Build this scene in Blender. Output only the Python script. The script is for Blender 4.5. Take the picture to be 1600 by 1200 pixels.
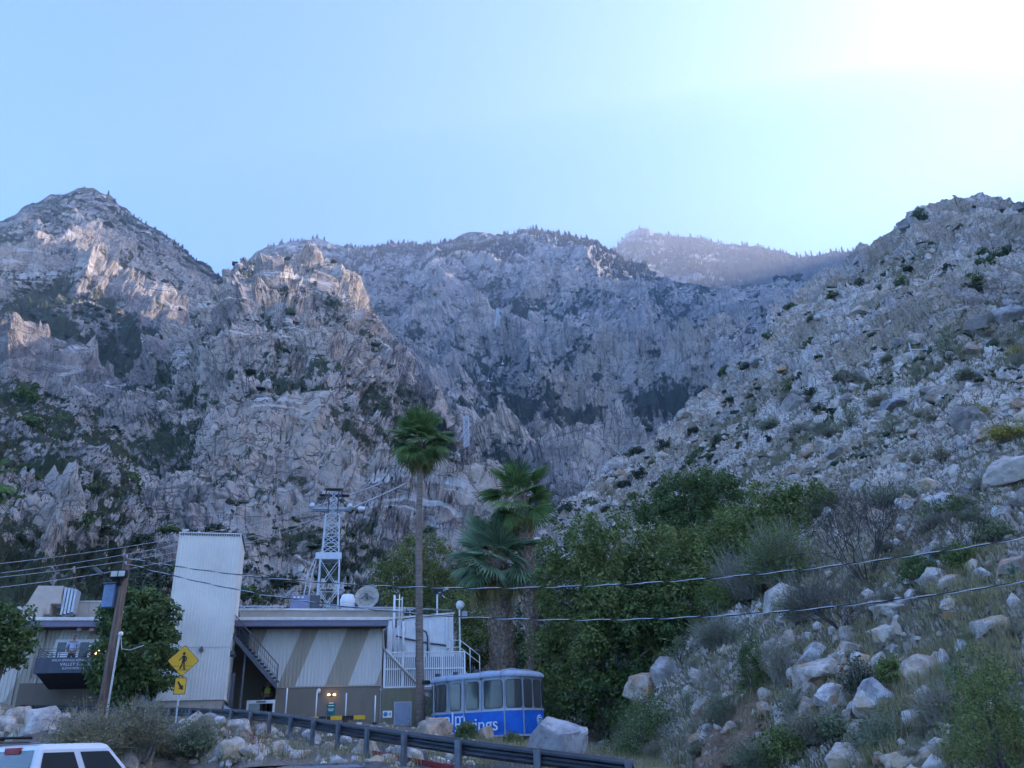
import bpy, bmesh, math, random
import numpy as np
from mathutils import Vector, Matrix

for _o in list(bpy.data.objects):
    bpy.data.objects.remove(_o, do_unlink=True)
SC = bpy.context.scene
COL = SC.collection
rad = math.radians

# ------------------------------------------------------------------ camera
FPX, PITCH, ROLL, CAMZ = 1230.0, rad(24.5), rad(2.3), 1.65
_cp, _sp, _cr, _sr = math.cos(PITCH), math.sin(PITCH), math.cos(ROLL), math.sin(ROLL)
_r0, _u0, FWD = Vector((1, 0, 0)), Vector((0, -_sp, _cp)), Vector((0, _cp, _sp))
RGT = _r0 * _cr - _u0 * _sr
UPV = _u0 * _cr + _r0 * _sr
cam_d = bpy.data.cameras.new('camera')
cam_d.sensor_fit = 'HORIZONTAL'; cam_d.sensor_width = 36.0
cam_d.lens = 36.0 * FPX / 1600.0
cam_d.clip_start = 0.1; cam_d.clip_end = 30000.0
cam = bpy.data.objects.new('camera', cam_d); COL.objects.link(cam)
_m = Matrix((RGT, UPV, -FWD)).transposed().to_4x4()
_m.translation = Vector((0, 0, CAMZ))
cam.matrix_world = _m
SC.camera = cam

# ------------------------------------------------------------------ sky, sun, exposure
SUN_AZ, SUN_EL = rad(74.0), rad(21.0)
W = bpy.data.worlds.new('World'); SC.world = W; W.use_nodes = True
_nt = W.node_tree; _nt.nodes.clear()
_sky = _nt.nodes.new('ShaderNodeTexSky'); _sky.sky_type = 'NISHITA'; _sky.sun_disc = False
_sky.sun_elevation = SUN_EL; _sky.sun_rotation = SUN_AZ
_sky.altitude = 800; _sky.air_density = 0.64; _sky.dust_density = 0.0; _sky.ozone_density = 6.0
_bg = _nt.nodes.new('ShaderNodeBackground'); _bg.inputs['Strength'].default_value = 0.15
_wo = _nt.nodes.new('ShaderNodeOutputWorld')
_nt.links.new(_sky.outputs[0], _bg.inputs[0]); _nt.links.new(_bg.outputs[0], _wo.inputs[0])
sun_d = bpy.data.lights.new('sun', 'SUN'); sun_d.energy = 2.6; sun_d.angle = rad(0.53)
sun_d.color = (1.0, 0.83, 0.68)
sun = bpy.data.objects.new('sun', sun_d); COL.objects.link(sun)
_sd = Vector((math.sin(SUN_AZ) * math.cos(SUN_EL), math.cos(SUN_AZ) * math.cos(SUN_EL), math.sin(SUN_EL)))
sun.rotation_euler = _sd.to_track_quat('Z', 'Y').to_euler()
sun.location = _sd * 200
vs = SC.view_settings
vs.view_transform = 'Standard'; vs.look = 'None'; vs.gamma = 1.0; vs.use_curve_mapping = False
vs.exposure = 2.85
SC.render.engine = 'CYCLES'
cy = SC.cycles
cy.use_denoising = True
cy.max_bounces = 5; cy.diffuse_bounces = 3; cy.glossy_bounces = 2; cy.transmission_bounces = 3
cy.transparent_max_bounces = 6; cy.volume_bounces = 0
cy.use_adaptive_sampling = True; cy.adaptive_threshold = 0.02
cy.caustics_reflective = False; cy.caustics_refractive = False
HAZE_DENSITY = 1.65e-4

# ------------------------------------------------------------------ pixel rays of the 1600x1200 photograph
def ray(x, y):
    return FWD * FPX + RGT * (x - 800.0) + UPV * (600.0 - y)
def at(x, y, Y):
    d = ray(x, y); k = Y / d.y
    return Vector((d.x * k, Y, CAMZ + d.z * k))
def atr(x, y, r):
    d = ray(x, y); k = r / math.hypot(d.x, d.y)
    return Vector((d.x * k, d.y * k, CAMZ + d.z * k))
def azel(x, y):
    d = ray(x, y)
    return math.atan2(d.x, d.y), math.atan2(d.z, math.hypot(d.x, d.y))

# ------------------------------------------------------------------ object helpers
def put(o, parent=None, name=None):
    COL.objects.link(o)
    if parent is not None: o.parent = parent
    return o
def tag(o, label=None, cat=None, group=None, kind=None):
    if label: o['label'] = label
    if cat: o['category'] = cat
    if group: o['group'] = group
    if kind: o['kind'] = kind
    return o
def thing(name, label, cat, loc=(0, 0, 0), rz=0.0, group=None):
    o = bpy.data.objects.new(name, None); o.empty_display_size = 0.3
    o.location = loc; o.rotation_euler = (0, 0, rz); COL.objects.link(o)
    return tag(o, label, cat, group)
def obj(name, me, mat=None, parent=None):
    if mat is not None and not me.materials: me.materials.append(mat)
    o = bpy.data.objects.new(name, me)
    return put(o, parent)
def mesh_np(name, V, Fq, smooth=False):
    me = bpy.data.meshes.new(name)
    V = np.asarray(V, dtype=np.float32); Fq = np.asarray(Fq, dtype=np.int32)
    n, k = Fq.shape
    me.vertices.add(len(V)); me.vertices.foreach_set('co', V.ravel())
    me.loops.add(n * k); me.loops.foreach_set('vertex_index', Fq.ravel())
    me.polygons.add(n)
    me.polygons.foreach_set('loop_start', np.arange(0, n * k, k, dtype=np.int32))
    try: me.polygons.foreach_set('loop_total', np.full(n, k, dtype=np.int32))
    except Exception: pass
    me.polygons.foreach_set('use_smooth', np.full(n, smooth, dtype=bool))
    me.update(calc_edges=True); me.validate()
    return me
class MB:
    """collects boxes, bars, tubes and polygons; build() links them as one mesh object"""
    def __init__(s): s.v = []; s.f = []; s.sm = []
    def add(s, vs, fs, smooth=False):
        b = len(s.v); s.v += [tuple(v) for v in vs]
        s.f += [[i + b for i in f] for f in fs]; s.sm += [smooth] * len(fs)
        return s
    def hexa(s, p):
        return s.add(p, [(0, 3, 2, 1), (4, 5, 6, 7), (0, 1, 5, 4), (1, 2, 6, 5), (2, 3, 7, 6), (3, 0, 4, 7)])
    def box(s, x0, x1, y0, y1, z0, z1):
        return s.hexa([(x0, y0, z0), (x1, y0, z0), (x1, y1, z0), (x0, y1, z0), (x0, y0, z1), (x1, y0, z1), (x1, y1, z1), (x0, y1, z1)])
    def bar(s, a, b, w, h=None, up=(0, 0, 1)):
        a = Vector(a); b = Vector(b); d = (b - a).normalized(); u = Vector(up)
        if abs(d.dot(u)) > 0.97: u = Vector((1, 0, 0))
        x = d.cross(u).normalized(); z = x.cross(d).normalized(); h = h or w
        x = x * w / 2; z = z * h / 2
        return s.hexa([a - x - z, a + x - z, a + x + z, a - x + z, b - x - z, b + x - z, b + x + z, b - x + z])
    def tube(s, pts, r, n=8, cap=True, smooth=True):
        pts = [Vector(p) for p in pts]; m = len(pts)
        rr = r if isinstance(r, (list, tuple)) else [r] * m
        vs, fs = [], []; px = None
        for i, p in enumerate(pts):
            d = (pts[min(i + 1, m - 1)] - pts[max(i - 1, 0)]).normalized()
            if px is None:
                u = Vector((0, 0, 1)) if abs(d.z) < 0.9 else Vector((1, 0, 0))
                px = d.cross(u).normalized()
            px = (px - d * px.dot(d)).normalized(); py = d.cross(px)
            for k in range(n):
                a = 2 * math.pi * k / n
                vs.append(p + (px * math.cos(a) + py * math.sin(a)) * rr[i])
        for i in range(m - 1):
            for k in range(n):
                k2 = (k + 1) % n
                fs.append((i * n + k, i * n + k2, (i + 1) * n + k2, (i + 1) * n + k))
        s.add(vs, fs, smooth)
        if cap:
            b = len(s.v) - m * n
            s.f.append([b + k for k in range(n)][::-1]); s.sm.append(False)
            s.f.append([b + (m - 1) * n + k for k in range(n)]); s.sm.append(False)
        return s
    def prism(s, poly, a, b, axis='y'):
        """extrude a 2-D outline between a and b along an axis (outline in the other two)"""
        def P(u, w, t): return {'y': (u, t, w), 'x': (t, u, w), 'z': (u, w, t)}[axis]
        n = len(poly)
        vs = [P(u, w, a) for u, w in poly] + [P(u, w, b) for u, w in poly]
        fs = [tuple(range(n))[::-1], tuple(range(n, 2 * n))] + [(i, (i + 1) % n, n + (i + 1) % n, n + i) for i in range(n)]
        return s.add(vs, fs)
    def lathe(s, prof, n=24, c=(0, 0, 0), smooth=True):
        vs, fs = [], []
        for r, z in prof:
            for k in range(n):
                a = 2 * math.pi * k / n
                vs.append((c[0] + r * math.cos(a), c[1] + r * math.sin(a), c[2] + z))
        for i in range(len(prof) - 1):
            for k in range(n):
                k2 = (k + 1) % n
                fs.append((i * n + k, i * n + k2, (i + 1) * n + k2, (i + 1) * n + k))
        return s.add(vs, fs, smooth)
    def mesh(s, name='m', bevel=0.0):
        me = bpy.data.meshes.new(name); me.from_pydata(s.v, [], s.f)
        me.polygons.foreach_set('use_smooth', s.sm); me.update()
        bm = bmesh.new(); bm.from_mesh(me)
        bmesh.ops.recalc_face_normals(bm, faces=bm.faces)
        if bevel > 0:
            ed = [e for e in bm.edges if len(e.link_faces) == 2 and e.calc_face_angle(0) > 0.6]
            bmesh.ops.bevel(bm, geom=ed, offset=bevel, segments=2, affect='EDGES', profile=0.5)
        bm.to_mesh(me); bm.free()
        return me
    def build(s, name, mat, parent=None, bevel=0.0):
        return obj(name, s.mesh(name, bevel), mat, parent)

# ------------------------------------------------------------------ materials
class NT:
    def __init__(s, name):
        s.m = bpy.data.materials.new(name); s.m.use_nodes = True
        s.t = s.m.node_tree; s.p = s.t.nodes['Principled BSDF']
        s.p.inputs['Specular IOR Level'].default_value = 0.3
    def n(s, typ, **kw):
        x = s.t.nodes.new('ShaderNode' + typ)
        for k, v in kw.items(): setattr(x, k, v)
        return x
    def l(s, a, b): s.t.links.new(a, b)
    def pos(s, scale=(1, 1, 1), obj=False, rot=(0, 0, 0)):
        mp = s.n('Mapping'); mp.inputs['Scale'].default_value = scale; mp.inputs['Rotation'].default_value = rot
        if obj: s.l(s.n('TexCoord').outputs['Object'], mp.inputs[0])
        else: s.l(s.n('NewGeometry').outputs['Position'], mp.inputs[0])
        return mp.outputs[0]
    def noise(s, vec, scale, detail=6, rough=0.6, dist=0.0):
        x = s.n('TexNoise'); s.l(vec, x.inputs['Vector'])
        x.inputs['Scale'].default_value = scale; x.inputs['Detail'].default_value = detail
        x.inputs['Roughness'].default_value = rough; x.inputs['Distortion'].default_value = dist
        return x.outputs['Fac']
    def ramp(s, fac, stops, interp='LINEAR'):
        x = s.n('ValToRGB'); x.color_ramp.interpolation = interp
        e = x.color_ramp.elements
        while len(e) < len(stops): e.new(0.5)
        for q, (p, c) in zip(e, stops):
            q.position = p; q.color = (*c, 1) if len(c) == 3 else c
        s.l(fac, x.inputs[0]); return x.outputs[0]
    def mix(s, fac, a, b, typ='MIX'):
        x = s.n('Mix', data_type='RGBA', blend_type=typ)
        for sock, v in ((x.inputs[0], fac), (x.inputs[6], a), (x.inputs[7], b)):
            if hasattr(v, 'is_linked'): s.l(v, sock)
            elif isinstance(v, (int, float)): sock.default_value = v
            else: sock.default_value = (*v, 1)
        return x.outputs[2]
    def math(s, op, a, b=0.0, c=None):
        x = s.n('Math', operation=op)
        for i, v in enumerate((a, b) if c is None else (a, b, c)):
            if hasattr(v, 'is_linked'): s.l(v, x.inputs[i])
            else: x.inputs[i].default_value = v
        return x.outputs[0]
    def bump(s, h, strength=0.5, dist=0.1):
        x = s.n('Bump'); x.inputs['Strength'].default_value = strength; x.inputs['Distance'].default_value = dist
        s.l(h, x.inputs['Height']); s.l(x.outputs[0], s.p.inputs['Normal']); return s
    def col(s, c):
        if hasattr(c, 'is_linked'): s.l(c, s.p.inputs['Base Color'])
        else: s.p.inputs['Base Color'].default_value = (*c, 1)
        return s
    def rough(s, r):
        if hasattr(r, 'is_linked'): s.l(r, s.p.inputs['Roughness'])
        else: s.p.inputs['Roughness'].default_value = r
        return s
BLK, WHT = (0, 0, 0), (1, 1, 1)
_pc = {}
def paint(name, c, rough=0.6, metal=0.0, var=0.12, scale=3.0, bump=0.0):
    """painted or plain surface with slight dirt and tone variation"""
    if name in _pc: return _pc[name]
    t = NT(name); v = t.pos()
    f = t.noise(v, scale, 8, 0.65)
    lo = tuple(x * (1 - var * 1.6) for x in c); hi = tuple(min(1, x * (1 + var)) for x in c)
    t.col(t.ramp(f, [(0.3, lo), (0.7, hi)])).rough(rough)
    t.p.inputs['Metallic'].default_value = metal
    if bump: t.bump(t.noise(v, scale * 6, 6, 0.6), bump, 0.03)
    _pc[name] = t.m
    return t.m
def glow(name, c, strength):
    t = NT(name); t.col(c)
    t.p.inputs['Emission Color'].default_value = (*c, 1); t.p.inputs['Emission Strength'].default_value = strength
    return t.m

# ------------------------------------------------------------------ numpy noise
_rng = np.random.default_rng(11)
_perm = _rng.permutation(512).astype(np.int32); _perm = np.concatenate([_perm, _perm, _perm])
_grad = _rng.normal(size=(512, 3)).astype(np.float32); _grad /= np.linalg.norm(_grad, axis=1)[:, None]
def pnoise(x, y, z):
    xi, yi, zi = np.floor(x), np.floor(y), np.floor(z)
    fx, fy, fz = (x - xi).astype(np.float32), (y - yi).astype(np.float32), (z - zi).astype(np.float32)
    xi = xi.astype(np.int64) & 511; yi = yi.astype(np.int64) & 511; zi = zi.astype(np.int64) & 511
    u, v, w = (t * t * t * (t * (t * 6 - 15) + 10) for t in (fx, fy, fz))
    out = 0
    for dx in (0, 1):
        wx = u if dx else 1 - u
        for dy in (0, 1):
            wy = v if dy else 1 - v
            for dz in (0, 1):
                wz = w if dz else 1 - w
                g = _grad[_perm[_perm[_perm[(xi + dx) & 511] + ((yi + dy) & 511)] + ((zi + dz) & 511)]]
                out = out + wx * wy * wz * (g[..., 0] * (fx - dx) + g[..., 1] * (fy - dy) + g[..., 2] * (fz - dz))
    return out * 1.5
def fbm(x, y, z, octv=5, gain=0.5):
    a, s, t = 1.0, 0.0, 0.0
    for i in range(octv):
        s = s + a * pnoise(x + 17.3 * i, y - 9.1 * i, z + 5.7 * i); t += a
        x, y, z = x * 2.03, y * 2.03, z * 2.03; a *= gain
    return s / t
def ridged(x, y, z, octv=5, gain=0.55):
    a, s, t, pr = 1.0, 0.0, 0.0, 1.0
    for i in range(octv):
        n = 1 - np.abs(pnoise(x + 31.7 * i, y + 3.3 * i, z - 8.9 * i)) * 1.7
        n = np.clip(n, 0, 1) ** 2
        s = s + a * n * pr; t += a; pr = np.clip(n * 1.6, 0.2, 1)
        x, y, z = x * 2.07, y * 2.07, z * 2.07; a *= gain
    return s / t
def cells(x, y, z, seed=0):
    """distance to nearest cell point and a value per cell"""
    xi, yi, zi = np.floor(x - 0.5).astype(np.int64), np.floor(y - 0.5).astype(np.int64), np.floor(z - 0.5).astype(np.int64)
    best = np.full(x.shape, 9.0, np.float32); sec = best.copy(); val = np.zeros(x.shape, np.float32)
    for dx in (0, 1):
        for dy in (0, 1):
            for dz in (0, 1):
                cx, cy_, cz = xi + dx, yi + dy, zi + dz
                h = _perm[_perm[_perm[(cx + seed) & 511] + (cy_ & 511)] + (cz & 511)]
                g = _grad[h]
                d = ((cx + 0.5 + g[..., 0] * 0.38 - x) ** 2 + (cy_ + 0.5 + g[..., 1] * 0.38 - y) ** 2 + (cz + 0.5 + g[..., 2] * 0.38 - z) ** 2).astype(np.float32)
                m = d < best
                sec = np.where(m, best, np.minimum(sec, d))
                val = np.where(m, h / 511.0, val); best = np.where(m, d, best)
    return np.sqrt(best), np.sqrt(sec), val

# ================================================================== TERRAIN
def rock_mat(name, scale, light, dark, veg, veg_amt=0.5, strata=0.0, warm=(0.50, 0.40, 0.30), bump_d=1.0, strata_c=(0.68, 0.64, 0.61), veg_slope=(0.45, 0.85), joint=(0.0, 0.5), soil=None, gully_w=0.075):
    """granite with tone patches, joints, pale veins and dark chaparral on the flatter ledges; scale = metres of the main patches"""
    t = NT(name); v = t.pos()
    big = t.noise(v, 1 / (scale * 7), 4, 0.6)
    med = t.noise(v, 1 / scale, 10, 0.70, 0.3)
    fin = t.noise(v, 7 / scale, 6, 0.7)
    c = t.ramp(med, [(0.34, dark), (0.44, tuple(a * 0.6 + b * 0.4 for a, b in zip(light, dark))), (0.53, light), (0.68, tuple(min(0.8, x * 1.25) for x in light))])
    c = t.mix(1.0, c, t.ramp(t.noise(v, 1 / (scale * 14), 3, 0.55), [(0.36, (0.70, 0.70, 0.73)), (0.5, (0.95, 0.94, 0.93)), (0.64, (1.12, 1.08, 1.04))]), 'MULTIPLY')
    c = t.mix(t.ramp(big, [(0.50, BLK), (0.66, (0.6,) * 3)]), c, warm)
    c = t.mix(t.ramp(fin, [(0.34, (0.6,) * 3), (0.46, BLK)]), c, tuple(x * 0.6 for x in dark))
    if soil:
        sm = t.math('ADD', t.math('MULTIPLY', t.noise(v, 0.22 / scale, 6, 0.6), 0.8), t.math('MULTIPLY', t.noise(v, 2.0 / scale, 4, 0.6), 0.25))
        sc_ = t.mix(t.noise(v, 9.0 / scale, 5, 0.7), tuple(x * 0.6 for x in soil), tuple(x * 1.35 for x in soil))
        c = t.mix(t.ramp(sm, [(0.50, BLK), (0.58, (0.85,) * 3)]), c, sc_)
    # joints: thin dark lines where stretched noise crosses its middle
    cr = None
    for k, (rot, sc, w) in enumerate((((0.2, joint[0], 0.3), (2.2, 2.2, 0.55), 0.012), ((0.1, joint[1], 1.2), (1.1, 1.1, 0.4), 0.010), ((0.9, 0.4, 0.0), (0.5, 0.5, 1.6), 0.009))):
        q = t.noise(t.pos(tuple(x / scale for x in sc), rot=rot), 1.0, 3, 0.55, 0.6)
        d = t.math('ABSOLUTE', t.math('SUBTRACT', q, 0.5))
        m = t.ramp(d, [(0.0, (0.8,) * 3), (w * 1.6, BLK)])
        cr = m if cr is None else t.math('MAXIMUM', cr, m)
    c = t.mix(cr, c, tuple(x * 0.5 for x in dark))
    if strata > 0:
        sv = t.n('VectorMath', operation='MULTIPLY_ADD'); sv.inputs[1].default_value = (scale * 3.0,) * 3
        wn = t.n('TexNoise'); wn.inputs['Scale'].default_value = 0.25 / scale; wn.inputs['Detail'].default_value = 4; t.l(v, wn.inputs['Vector'])
        t.l(wn.outputs['Color'], sv.inputs[0]); t.l(v, sv.inputs[2])
        mp = t.n('Mapping'); mp.inputs['Scale'].default_value = (0.05 / scale, 0.05 / scale, 1.3 / scale); mp.inputs['Rotation'].default_value = (0.15, 0.28, 0)
        t.l(sv.outputs[0], mp.inputs[0])
        sn = t.noise(mp.outputs[0], 1.0, 5, 0.6)
        br = t.noise(v, 0.4 / scale, 5, 0.6)
        band = t.math('MULTIPLY', t.ramp(sn, [(0.545, BLK), (0.565, WHT), (0.585, WHT), (0.605, BLK)]), t.ramp(br, [(0.48, BLK), (0.58, (strata,) * 3)]))
        c = t.mix(band, c, strata_c)
    # chaparral
    nz = t.n('SeparateXYZ'); t.l(t.n('NewGeometry').outputs['Normal'], nz.inputs[0])
    sl = t.ramp(nz.outputs['Z'], [(veg_slope[0], BLK), (veg_slope[1], WHT)])
    vn = t.noise(v, 0.45 / scale, 5, 0.62)
    vn2 = t.noise(v, 3.0 / scale, 5, 0.65)
    vm = t.math('ADD', t.math('MULTIPLY', sl, 0.30), t.math('ADD', t.math('MULTIPLY', vn, 0.75), t.math('MULTIPLY', vn2, 0.55)))
    at_ = t.n('Attribute', attribute_name='gully')
    vm = t.math('ADD', vm, t.math('MULTIPLY', at_.outputs['Fac'], gully_w))
    th = 1.02 - 0.42 * veg_amt
    vegm = t.ramp(t.math('ADD', vm, -th + 0.5), [(0.48, BLK), (0.53, (0.95,) * 3)])
    vc = t.mix(t.noise(v, 2.2 / scale, 3), tuple(x * 0.6 for x in veg), tuple(x * 1.5 for x in veg))
    c = t.mix(vegm, c, vc)
    t.col(c).rough(0.95); t.p.inputs['Specular IOR Level'].default_value = 0.15
    h = t.math('ADD', t.math('MULTIPLY', med, 1.0), t.math('MULTIPLY', fin, 0.35))
    h = t.math('SUBTRACT', h, t.math('MULTIPLY', cr, 0.12))
    h = t.math('ADD', h, t.math('MULTIPLY', vegm, t.math('MULTIPLY', vn2, 0.5)))
    t.bump(h, 1.0, bump_d)
    return t.m

def interp_crest(pts):
    """pts: (px, py, range) or ('az', deg, el_deg, range) -> arrays az, el, range sorted by azimuth"""
    L = []
    for p in pts:
        if p[0] == 'az': L.append((rad(p[1]), rad(p[2]), p[3]))
        else:
            a, e = azel(p[0], p[1]); L.append((a, e, p[2]))
    L.sort(); return [np.array(c) for c in zip(*L)]

class Mass:
    """a mountain: foot and crest ranges per azimuth, height between them by a power law"""
    def __init__(s, crest, foot, p=1.0, back=0.9):
        s.ca, s.ce, s.cr = interp_crest(crest)
        s.fa = np.array([rad(f[0]) for f in foot]); s.fr = np.array([f[1] for f in foot], float); s.fz = np.array([f[2] for f in foot], float)
        s.p = p; s.back = back
    def cols(s, az):
        r1 = np.interp(az, s.ca, s.cr); el = np.interp(az, s.ca, s.ce)
        z1 = CAMZ + r1 * np.tan(el)
        return np.interp(az, s.fa, s.fr), np.interp(az, s.fa, s.fz), r1, z1
    def height(s, az, r):
        r0, z0, r1, z1 = s.cols(az)
        u = (r - r0) / np.maximum(r1 - r0, 1.0)
        zf = z0 + (z1 - z0) * np.clip(u, 0, 1) ** s.p
        zf = np.where(u < 0, z0 + (r - r0) * 0.3, zf)
        return np.where(u > 1, z1 - (r - r1) * s.back, zf)

GUL = {}
def build_mass(name, M, az0, az1, naz, rs, dispf, mat, smooth=False):
    """rs: function(az grid, s in 0..1) -> range; dispf: function(P, N, az, r, u) -> displaced P"""
    az = np.linspace(rad(az0), rad(az1), naz)[None, :]
    S = np.linspace(0, 1, rs[0])[:, None]
    r = rs[1](M, az, S) + 0 * az
    A = az + 0 * S
    z = M.height(A, r)
    P = np.stack([np.sin(A) * r, np.cos(A) * r, z], -1).astype(np.float64)
    du = np.gradient(P, axis=1); dv = np.gradient(P, axis=0)
    N = np.cross(du, dv); N /= np.linalg.norm(N, axis=-1)[..., None] + 1e-9
    N = np.where(N[..., 2:3] < 0, -N, N)
    r0, z0, r1, z1 = M.cols(A)
    u = (r - r0) / np.maximum(r1 - r0, 1)
    P0 = P; P = dispf(P, N, A, r, u)
    dd = ((P - P0) * N).sum(-1); dn = dd / (np.abs(r) * 0.012 + 1e-6)
    dn = dn - dn.mean(); dn = dn - np.clip(np.stack([np.roll(np.roll(dn, a, 0), b, 1) for a in (-40, 0, 40) for b in (-40, 0, 40)]).mean(0), -9, 9) * 0.7
    dn = np.clip(dn / (dn.std() + 1e-6), -2.0, 2.0)
    h, w = A.shape
    idx = np.arange(h * w).reshape(h, w)
    Fq = np.stack([idx[:-1, :-1], idx[:-1, 1:], idx[1:, 1:], idx[1:, :-1]], -1).reshape(-1, 4)
    me = mesh_np(name, P.reshape(-1, 3), Fq, smooth)
    at_ = me.attributes.new('gully', 'FLOAT', 'POINT'); at_.data.foreach_set('value', (-dn).astype(np.float32).ravel())
    GUL[id(P)] = -dn
    o = obj(name, me, mat)
    tag(o, kind='structure')
    o['_'] = 0; del o['_']
    return o, P

def rs_front(frac_back=0.12, pw=1.6):
    def f(M, az, S):
        r0, z0, r1, z1 = M.cols(az)
        k = 1 - frac_back
        t = np.where(S <= k, (S / k) ** pw, 1 + (S - k) / frac_back * 0.18)
        return r0 + (r1 - r0) * t
    return f

def crag(P, N, lam, amp, gully=0.6, strata=0.0, seed=0.0, edge=None, octv=6, blocks=0.5, slant=(0.0, 0.0)):
    """rugged displacement: fall-line gullies, ridged crags, blocky faces, all scaled by lam (metres)"""
    x, y, z = P[..., 0] + seed, P[..., 1] - seed, P[..., 2]
    wx = fbm(x / lam, y / lam, z / lam, 3) * lam * 0.5
    x = x + wx; y = y + wx * 0.6; xs = x + slant[0] * z; ys = y + slant[1] * z
    g = ridged(xs / lam, ys / (lam * 1.6), z / (lam * 3.2), 4) - 0.42
    c = ridged(x / (lam * 0.36), y / (lam * 0.36), z / (lam * 0.5), octv) - 0.4
    d = gully * g * 1.5 + c * 0.55
    if strata:
        ph = z / (lam * 0.23) + fbm(x / (lam * 2), y / (lam * 2), z / (lam * 2), 3) * 2.2 + x * 0.12 / lam
        saw = ph - np.floor(ph)
        d = d + strata * (np.minimum(saw * 1.3, 1.0) ** 2 - 0.35) * 0.32
    if blocks:
        b1, b2, bv = cells(x / (lam * 0.16), y / (lam * 0.16), z / (lam * 0.2))
        d = d + blocks * ((bv - 0.5) * 0.34 + np.clip(b2 - b1, 0, 0.3) * 0.5)
        b1, b2, bv = cells(x / (lam * 0.055), y / (lam * 0.055), z / (lam * 0.06), 77)
        d = d + blocks * ((bv - 0.5) * 0.12 + np.clip(b2 - b1, 0, 0.3) * 0.18)
    d = d * amp
    if edge is not None: d = d * edge
    dirn = N * 0.75 + np.array([0, 0, 0.25]); 
    return P + dirn * d[..., None]

GRANITE_L, GRANITE_D, CHAP = (0.56, 0.51, 0.475), (0.27, 0.24, 0.23), (0.055, 0.072, 0.038)

# far back ridge, wooded; unseen crest on the right shaped to shade the canyon
M_far = Mass([(700, 470, 4400), (850, 450, 4400), (930, 405, 4400), (958, 388, 4400), (975, 372, 4400), (1000, 358, 4400), (1015, 359, 4400), (1040, 366, 4400), (1080, 367, 4400), (1130, 378, 4400), (1180, 383, 4400), (1210, 388, 4400), (1250, 399, 4300), (1300, 396, 4300), (1340, 392, 4200), (1420, 398, 4100), ('az', 34, 29.6, 4000), ('az', 41, 29.6, 3900), ('az', 43, 32.0, 3900), ('az', 45, 35.6, 3900), ('az', 47, 36.2, 3900), ('az', 49, 35.8, 3900), ('az', 52, 34.0, 3900), ('az', 56, 30.8, 3900), ('az', 57.8, 28.0, 3900), ('az', 59.2, 26.4, 3900), ('az', 61, 25.6, 3900), ('az', 66, 25.0, 3900), ('az', 72, 25, 3900), ('az', 100, 24.5, 3900)],
             [(-30, 2300, 600), (80, 2300, 600)], 1.0)
def disp_far(P, N, A, r, u):
    e = np.clip(1.15 - u, 0.35, 1) 
    return crag(P, N, 520, 90, 0.7, 0, 91.0, e, 6, 0.4)
mat_far = rock_mat('granite_far', 90, (0.54, 0.50, 0.47), GRANITE_D, (0.05, 0.065, 0.04), 0.80, 0, bump_d=14)
OF_, P_far = build_mass('far_ridge', M_far, -2, 100, 520, (100, rs_front(0.15, 1.0)), disp_far, mat_far)

# main far face with the tram line
M_main = Mass([('az', -40, 28, 3300), (200, 520, 3300), (300, 475, 3300), (350, 428, 3300), (372, 412, 3300), (400, 391, 3300), (420, 382, 3300), (445, 377, 3300), (490, 378, 3300), (520, 384, 3250), (560, 391, 3200), (600, 387, 3200), (650, 386, 3150), (700, 379, 3100), (716, 372, 3100), (735, 368, 3100), (790, 368, 3050), (820, 366, 3000), (838, 359, 3000), (860, 366, 3000), (900, 370, 2950), (925, 379, 2900), (950, 392, 2850), (985, 412, 2700), (1030, 426, 2500), (1060, 436, 2350), (1100, 441, 2200), (1180, 447, 2050), (1240, 440, 1950), (1290, 432, 1900), (1350, 430, 1900), (1450, 440, 1900), (1600, 470, 1900), ('az', 60, 24, 1900)],
              [(-45, 1500, 330), (-15, 900, 170), (-3, 620, 95), (5, 520, 80), (12, 560, 110), (22, 700, 190), (40, 900, 300), (60, 900, 300)], 1.08)
def disp_main(P, N, A, r, u):
    e = np.clip(1.3 - 1.1 * u, 0.18, 1) * np.clip(u * 6, 0.15, 1)
    return crag(P, N, 380, 150, 1.0, 0.0, 13.0, e, 6, 0.55, (0.25, 0.0))
mat_main = rock_mat('granite_face', 40, (0.56, 0.51, 0.48), (0.29, 0.26, 0.25), (0.045, 0.06, 0.04), 0.78, 0, bump_d=9, veg_slope=(0.5, 0.82), joint=(0.35, 0.6), gully_w=0.045)
OM_, P_main = build_mass('main_face', M_main, -27, 46, 660, (300, rs_front(0.08, 1.15)), disp_main, mat_main)

# left peak
M_left = Mass([('az', -75, 31, 1900), (-400, 420, 1950), (-200, 370, 1950), (0, 342, 1950), (25, 330, 1950), (50, 315, 1950), (90, 302, 1950), (120, 293, 1950), (152, 293, 1950), (175, 303, 1940), (192, 320, 1920), (235, 350, 1900), (270, 372, 1880), (295, 392, 1860), (330, 420, 1840), (362, 440, 1820), (420, 500, 1800), (500, 580, 1780)],
              [(-80, 500, 60), (-30, 480, 60), (-12, 560, 80)], 1.0)
def disp_left(P, N, A, r, u):
    e = np.clip(1.3 - 1.08 * u, 0.2, 1) * np.clip(u * 6, 0.15, 1)
    return crag(P, N, 250, 84, 0.85, 0.6, 57.0, e, 6, 0.5)
mat_left = rock_mat('granite_banded', 22, (0.51, 0.455, 0.415), (0.25, 0.215, 0.20), CHAP, 0.84, 0.9, bump_d=5)
OLp_, P_left = build_mass('left_peak', M_left, -52, -12, 400, (280, rs_front(0.1, 1.1)), disp_left, mat_left)

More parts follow.
